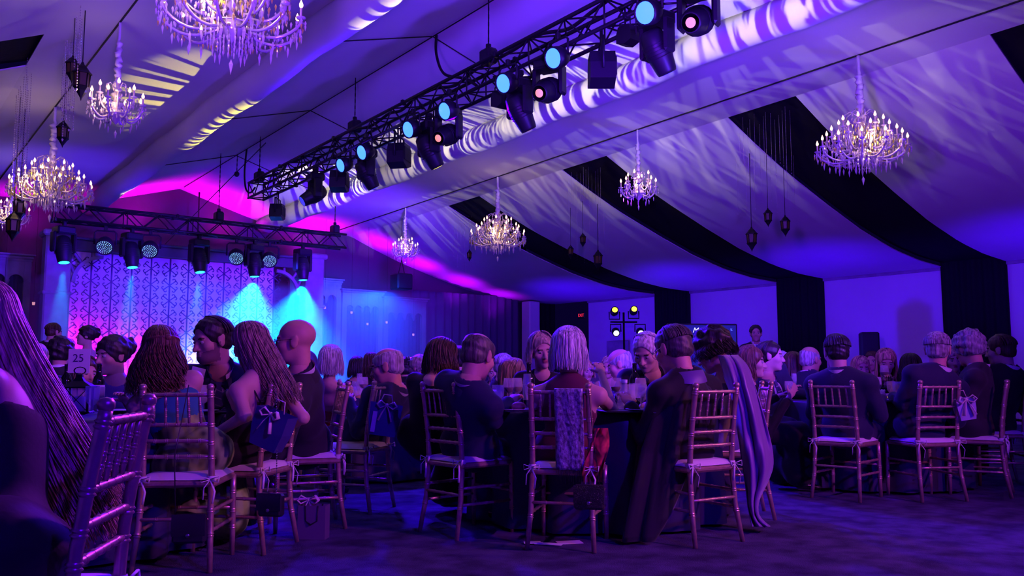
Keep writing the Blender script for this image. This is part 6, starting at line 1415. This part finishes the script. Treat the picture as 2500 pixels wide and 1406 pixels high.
# standing and far guests
person('young man standing by the wall beside the screen', (1845, 794, 13.2), tuple(pd(1845, 900, 13.2)[:2]), turn(1845, 175), turn(1845, 178), 0, sex='m', skin='tan', hair=('short', 'dark'), outfit='black_suit', seed=41, near=False, standing=True, tie='long', group='standing guests', k=1.0)
person('man in a dark suit standing left of the backdrop', (133, 789, 12.4), tuple(pd(120, 900, 12.4)[:2]), turn(130, 30), turn(133, 60), 8, sex='m', hair=('short', 'brown'), outfit='black_suit', seed=42, near=False, standing=True, group='standing guests', k=1.0)
person('woman with a jewelled dark updo before the backdrop', (212, 796, 10.6), tuple(pd(218, 900, 10.7)[:2]), turn(212, -70), turn(212, -88), -4, sex='f', hair=('updo', 'dark'), outfit='white_dress', neckline='strapless', seed=43, near=False, standing=False, group='guests at the far tables', k=1.0)
FAR = [('bald pink-lit man behind the blonde hair at the left', 92, 836, 7.6, 20, 'm', 'fringe', 'grey', 'navy_suit'), ('guest with dark curly hair left of the number 25 card', 150, 826, 7.9, 10, 'm', 'curly', 'dark', 'charcoal'),
       ('dark-haired guest before the blue haze, right of the woman in red', 872, 873, 10.5, 0, 'f', 'bob', 'dark', 'black_dress'), ('brown-haired guest just left of the grey-haired man in navy', 906, 864, 9.5, -30, 'f', 'shoulder', 'brown', 'black_dress'), ('dark-haired guest between the grey-haired man and the tiara', 991, 872, 10.0, 10, 'm', 'short', 'dark', 'black_suit'),
       ('woman wearing a small tiara right of the grey-haired man', 1022, 868, 9.2, -70, 'f', 'updo', 'ash', 'violet_dress'), ('dark head hidden behind the brown-haired and balding pair', 1118, 846, 8.5, 10, 'm', 'short', 'dark', 'black_suit'), ('grey-haired guest left of the long streaked hair', 1232, 864, 9.4, 100, 'm', 'short', 'grey', 'black_suit'),
       ('distant guest facing right, left of the bald man in black', 1487, 872, 10.5, -170, 'f', 'bob_front', 'ash', 'white_dress'), ('pale-haired man in a dark jacket right of the dark-haired man', 1908, 858, 9.6, 140, 'm', 'short', 'white', 'black_suit'), ('woman with long brown hair right of the pale-haired man', 1935, 862, 9.0, 15, 'f', 'long', 'brown', 'violet_dress'),
       ('bald man partly hidden by the broad-backed man', 1978, 846, 8.8, 30, 'm', 'fringe', 'grey', 'navy_suit'), ('fair-haired guest looking over at the right of the broad back', 2100, 872, 9.8, 170, 'f', 'bob_front', 'blond', 'white_dress'), ('dark-haired woman with her back turned right of the blonde woman', 2222, 866, 8.4, -10, 'f', 'shoulder', 'dark', 'black_dress'),
       ('guest before the pole loudspeaker', 2128, 858, 12.0, 175, 'm', 'short', 'brown', 'black_suit'), ('guest between the two grey-haired men at the right', 2325, 850, 9.0, 178, 'f', 'shoulder', 'ash', 'black_dress'), ('grey-haired guest left of the auburn woman', 1795, 856, 9.8, 150, 'm', 'short', 'grey', 'charcoal'), ('dark-haired guest in the far middle left of the white bob', 1205, 884, 11.0, 160, 'm', 'short', 'dark', 'black_suit'),
       ('fair guest at a far table under the exit sign', 1432, 884, 11.5, 170, 'f', 'bob_front', 'blond', 'violet_dress'), ('pale blonde woman leaning in behind the number 25 card', 208, 872, 6.9, 150, 'f', 'bob_front', 'brown', 'white_dress')]
for i, (lab, u, v, d, ang, sx, hs, hc, of) in enumerate(FAR):
    q = pd(u, 900, d + (.25 if abs(ang) > 90 else -.1)); q[2] = 0
    person(lab, (u, v, d), (q[0], q[1]), turn(u, ang), turn(u, ang + (i % 3 - 1) * 14), 6, sex=sx, skin=['fair', 'red', 'tan'][i % 3], hair=(hs, hc), outfit=of, near=False, seed=60 + i, group='guests at the far tables', hands=False, k=1.04, neckline='sleeveless' if sx == 'f' else None)
tp = PEOPLE['woman wearing a small tiara right of the grey-haired man']; m = MB(); L = lambda q: tp['C'] + tp['Rh'] @ (np.array(q) * tp['k'])
m.tube([L((.095 * math.cos(a), .02 + .09 * math.sin(a), .085 + (.035 if i % 2 else 0.01))) for i, a in enumerate(np.linspace(.1, PI - .1, 15))], .005, 5); m.tube([L((.095 * math.cos(a), .02 + .09 * math.sin(a), .075)) for a in np.linspace(.1, PI - .1, 12)], .005, 5); add_child(tp, 'tiara', m, 'silver')
jp = PEOPLE['woman with a jewelled dark updo before the backdrop']; m = MB()
for i in range(7): m.ell(jp['C'] + jp['Rh'] @ np.array((.06, -.10 + .02 * math.cos(i), .05 + .018 * (i - 3))), (.010, .010, .010), 6, 5)
add_child(jp, 'hair_jewel', m, 'silver')
# ------------------------------------------------------------------ capes
def cape(p, lab, mat, side, a0, a1, zb, flare, seed, nm='cape', drop=None):
    """Cloth from the shoulders round the back, falling in folds; side > 0 trails on the sitter's right."""
    N_, T, bf, P = p['N'], p['T'], p['bf'], p['P']; br = np.array([bf[1], -bf[0], 0]); rows = []; n = 60; rr = random.Random(seed); ph = [rr.random() * 6 for _ in range(4)]
    for j in range(30):
        t = j / 29; row = []
        for i in range(n + 1):
            al = math.radians(a0 + (a1 - a0) * i / n); d = -bf * math.cos(al) + br * math.sin(al); sgn = math.sin(al) * side
            z0 = N_[2] + .045 - .085 * abs(math.sin(al)) ** 1.5; w = max(0, min(1, (sgn - .25) / .45)); zend = .50 + (zb - .50) * w; z = z0 + (zend - z0) * t
            q = min(1, t * 5); rx = .085 + (.205 - .085) * q ** .6 + flare * t * w; ry = .085 + (.150 - .085) * q ** .6
            ctr = N_ + (P - N_) * min(1, (z0 - z) / max(.01, N_[2] - P[2])) if z > P[2] else P.copy()
            fold = (.010 + .020 * w) * min(1, t * 3) * (math.sin(al * 9 + ph[0] + t * 1.5) + .6 * math.sin(al * 15 + ph[1] - t))
            if drop is not None and w > 0: ctr = ctr + np.array([drop[0], drop[1], 0]) * w * max(0, t - .15)
            x = ctr + br * math.sin(al) * (rx + fold) - bf * math.cos(al) * (ry + fold * .7); row.append((x[0], x[1], z))
        rows.append(row)
    m = MB(); m.grid(rows); o = add_child(p, nm, m, mat); o.modifiers.new('thick', 'SOLIDIFY').thickness = .006; return o
cape(cape1, '', 'velvet_black', -1, -118, 100, .02, .22, 1, drop=tuple(-RT[:2] * .03))
cr = MB(); rows = []
for a in np.linspace(.5, 2 * PI - .5, 25):
    N_, T = cape1['N'], cape1['T']; d = T @ np.array((math.sin(a) * .100, math.cos(a) * .098, 0)); bk = (1 - math.cos(a)) * .5; rows.append((N_ + T[:, 2] * .012 + d * 1.32, N_ + T[:, 2] * (.040 + .045 * bk) + d * 1.02, N_ + T[:, 2] * (.040 + .045 * bk) + d * .9))
cr.grid([list(map(tuple, r)) for r in rows]); pmat('cape_collar', (0.15, 0.08, 0.28), 0.45, spec=0.5); add_child(cape1, 'cape_collar', cr, 'cape_collar')
EDGE = [(868, 1752, 1800, 5.82), (885, 1758, 1822, 5.72), (920, 1768, 1836, 5.66), (960, 1785, 1850, 5.64), (1000, 1796, 1862, 5.62), (1050, 1801, 1876, 5.62), (1100, 1806, 1886, 5.60), (1140, 1812, 1888, 5.60), (1180, 1818, 1872, 5.60), (1220, 1823, 1850, 5.60), (1255, 1828, 1848, 5.60), (1276, 1832, 1862, 5.58), (1286, 1836, 1880, 5.52)]
vv = np.linspace(868, 1286, 44); ul = np.interp(vv, [e[0] for e in EDGE], [e[1] for e in EDGE]); ur = np.interp(vv, [e[0] for e in EDGE], [e[2] for e in EDGE]); dd = np.interp(vv, [e[0] for e in EDGE], [e[3] for e in EDGE]); m = MB()
for _ in range(3): ul[1:-1] = (ul[:-2] + 2 * ul[1:-1] + ul[2:]) / 4; ur[1:-1] = (ur[:-2] + 2 * ur[1:-1] + ur[2:]) / 4
m.grid([[tuple(W(ul[j] + (ur[j] - ul[j]) * i / 34, vv[j] + (8 * math.sin(PI * i / 34) if 6 < j < 34 else 0), dd[j] + (.012 + .02 * j / 44) * math.sin(i * .42 + 1.6 * math.sin(j * .10)) * 1.6 + .008 * math.sin(i * .95 + j * .25) - .10 * math.sin(PI * i / 34) * (1 if j < 40 else .3))) for i in range(35)] for j in range(44)])
o = add_child(cape2, 'velvet_cape', m, 'velvet_purple'); o.modifiers.new('thick', 'SOLIDIFY').thickness = .006
sh_ = MB(); N_, T = cape2['N'], cape2['T']; rows = []
for j in range(10):
    t = j / 9; rows.append([tuple(N_ + T @ np.array((math.sin(a) * (.075 + .115 * t), -math.cos(a) * (.07 + .075 * t), .03 - .16 * t - .02 * abs(math.sin(a)))) + T @ np.array((.006 * math.sin(9 * a), .006 * math.cos(7 * a), 0))) for a in np.linspace(-1.9, 2.2, 30)])
sh_.grid(rows); o = add_child(cape2, 'cape_yoke', sh_, 'velvet_purple'); o.modifiers.new('thick', 'SOLIDIFY').thickness = .006
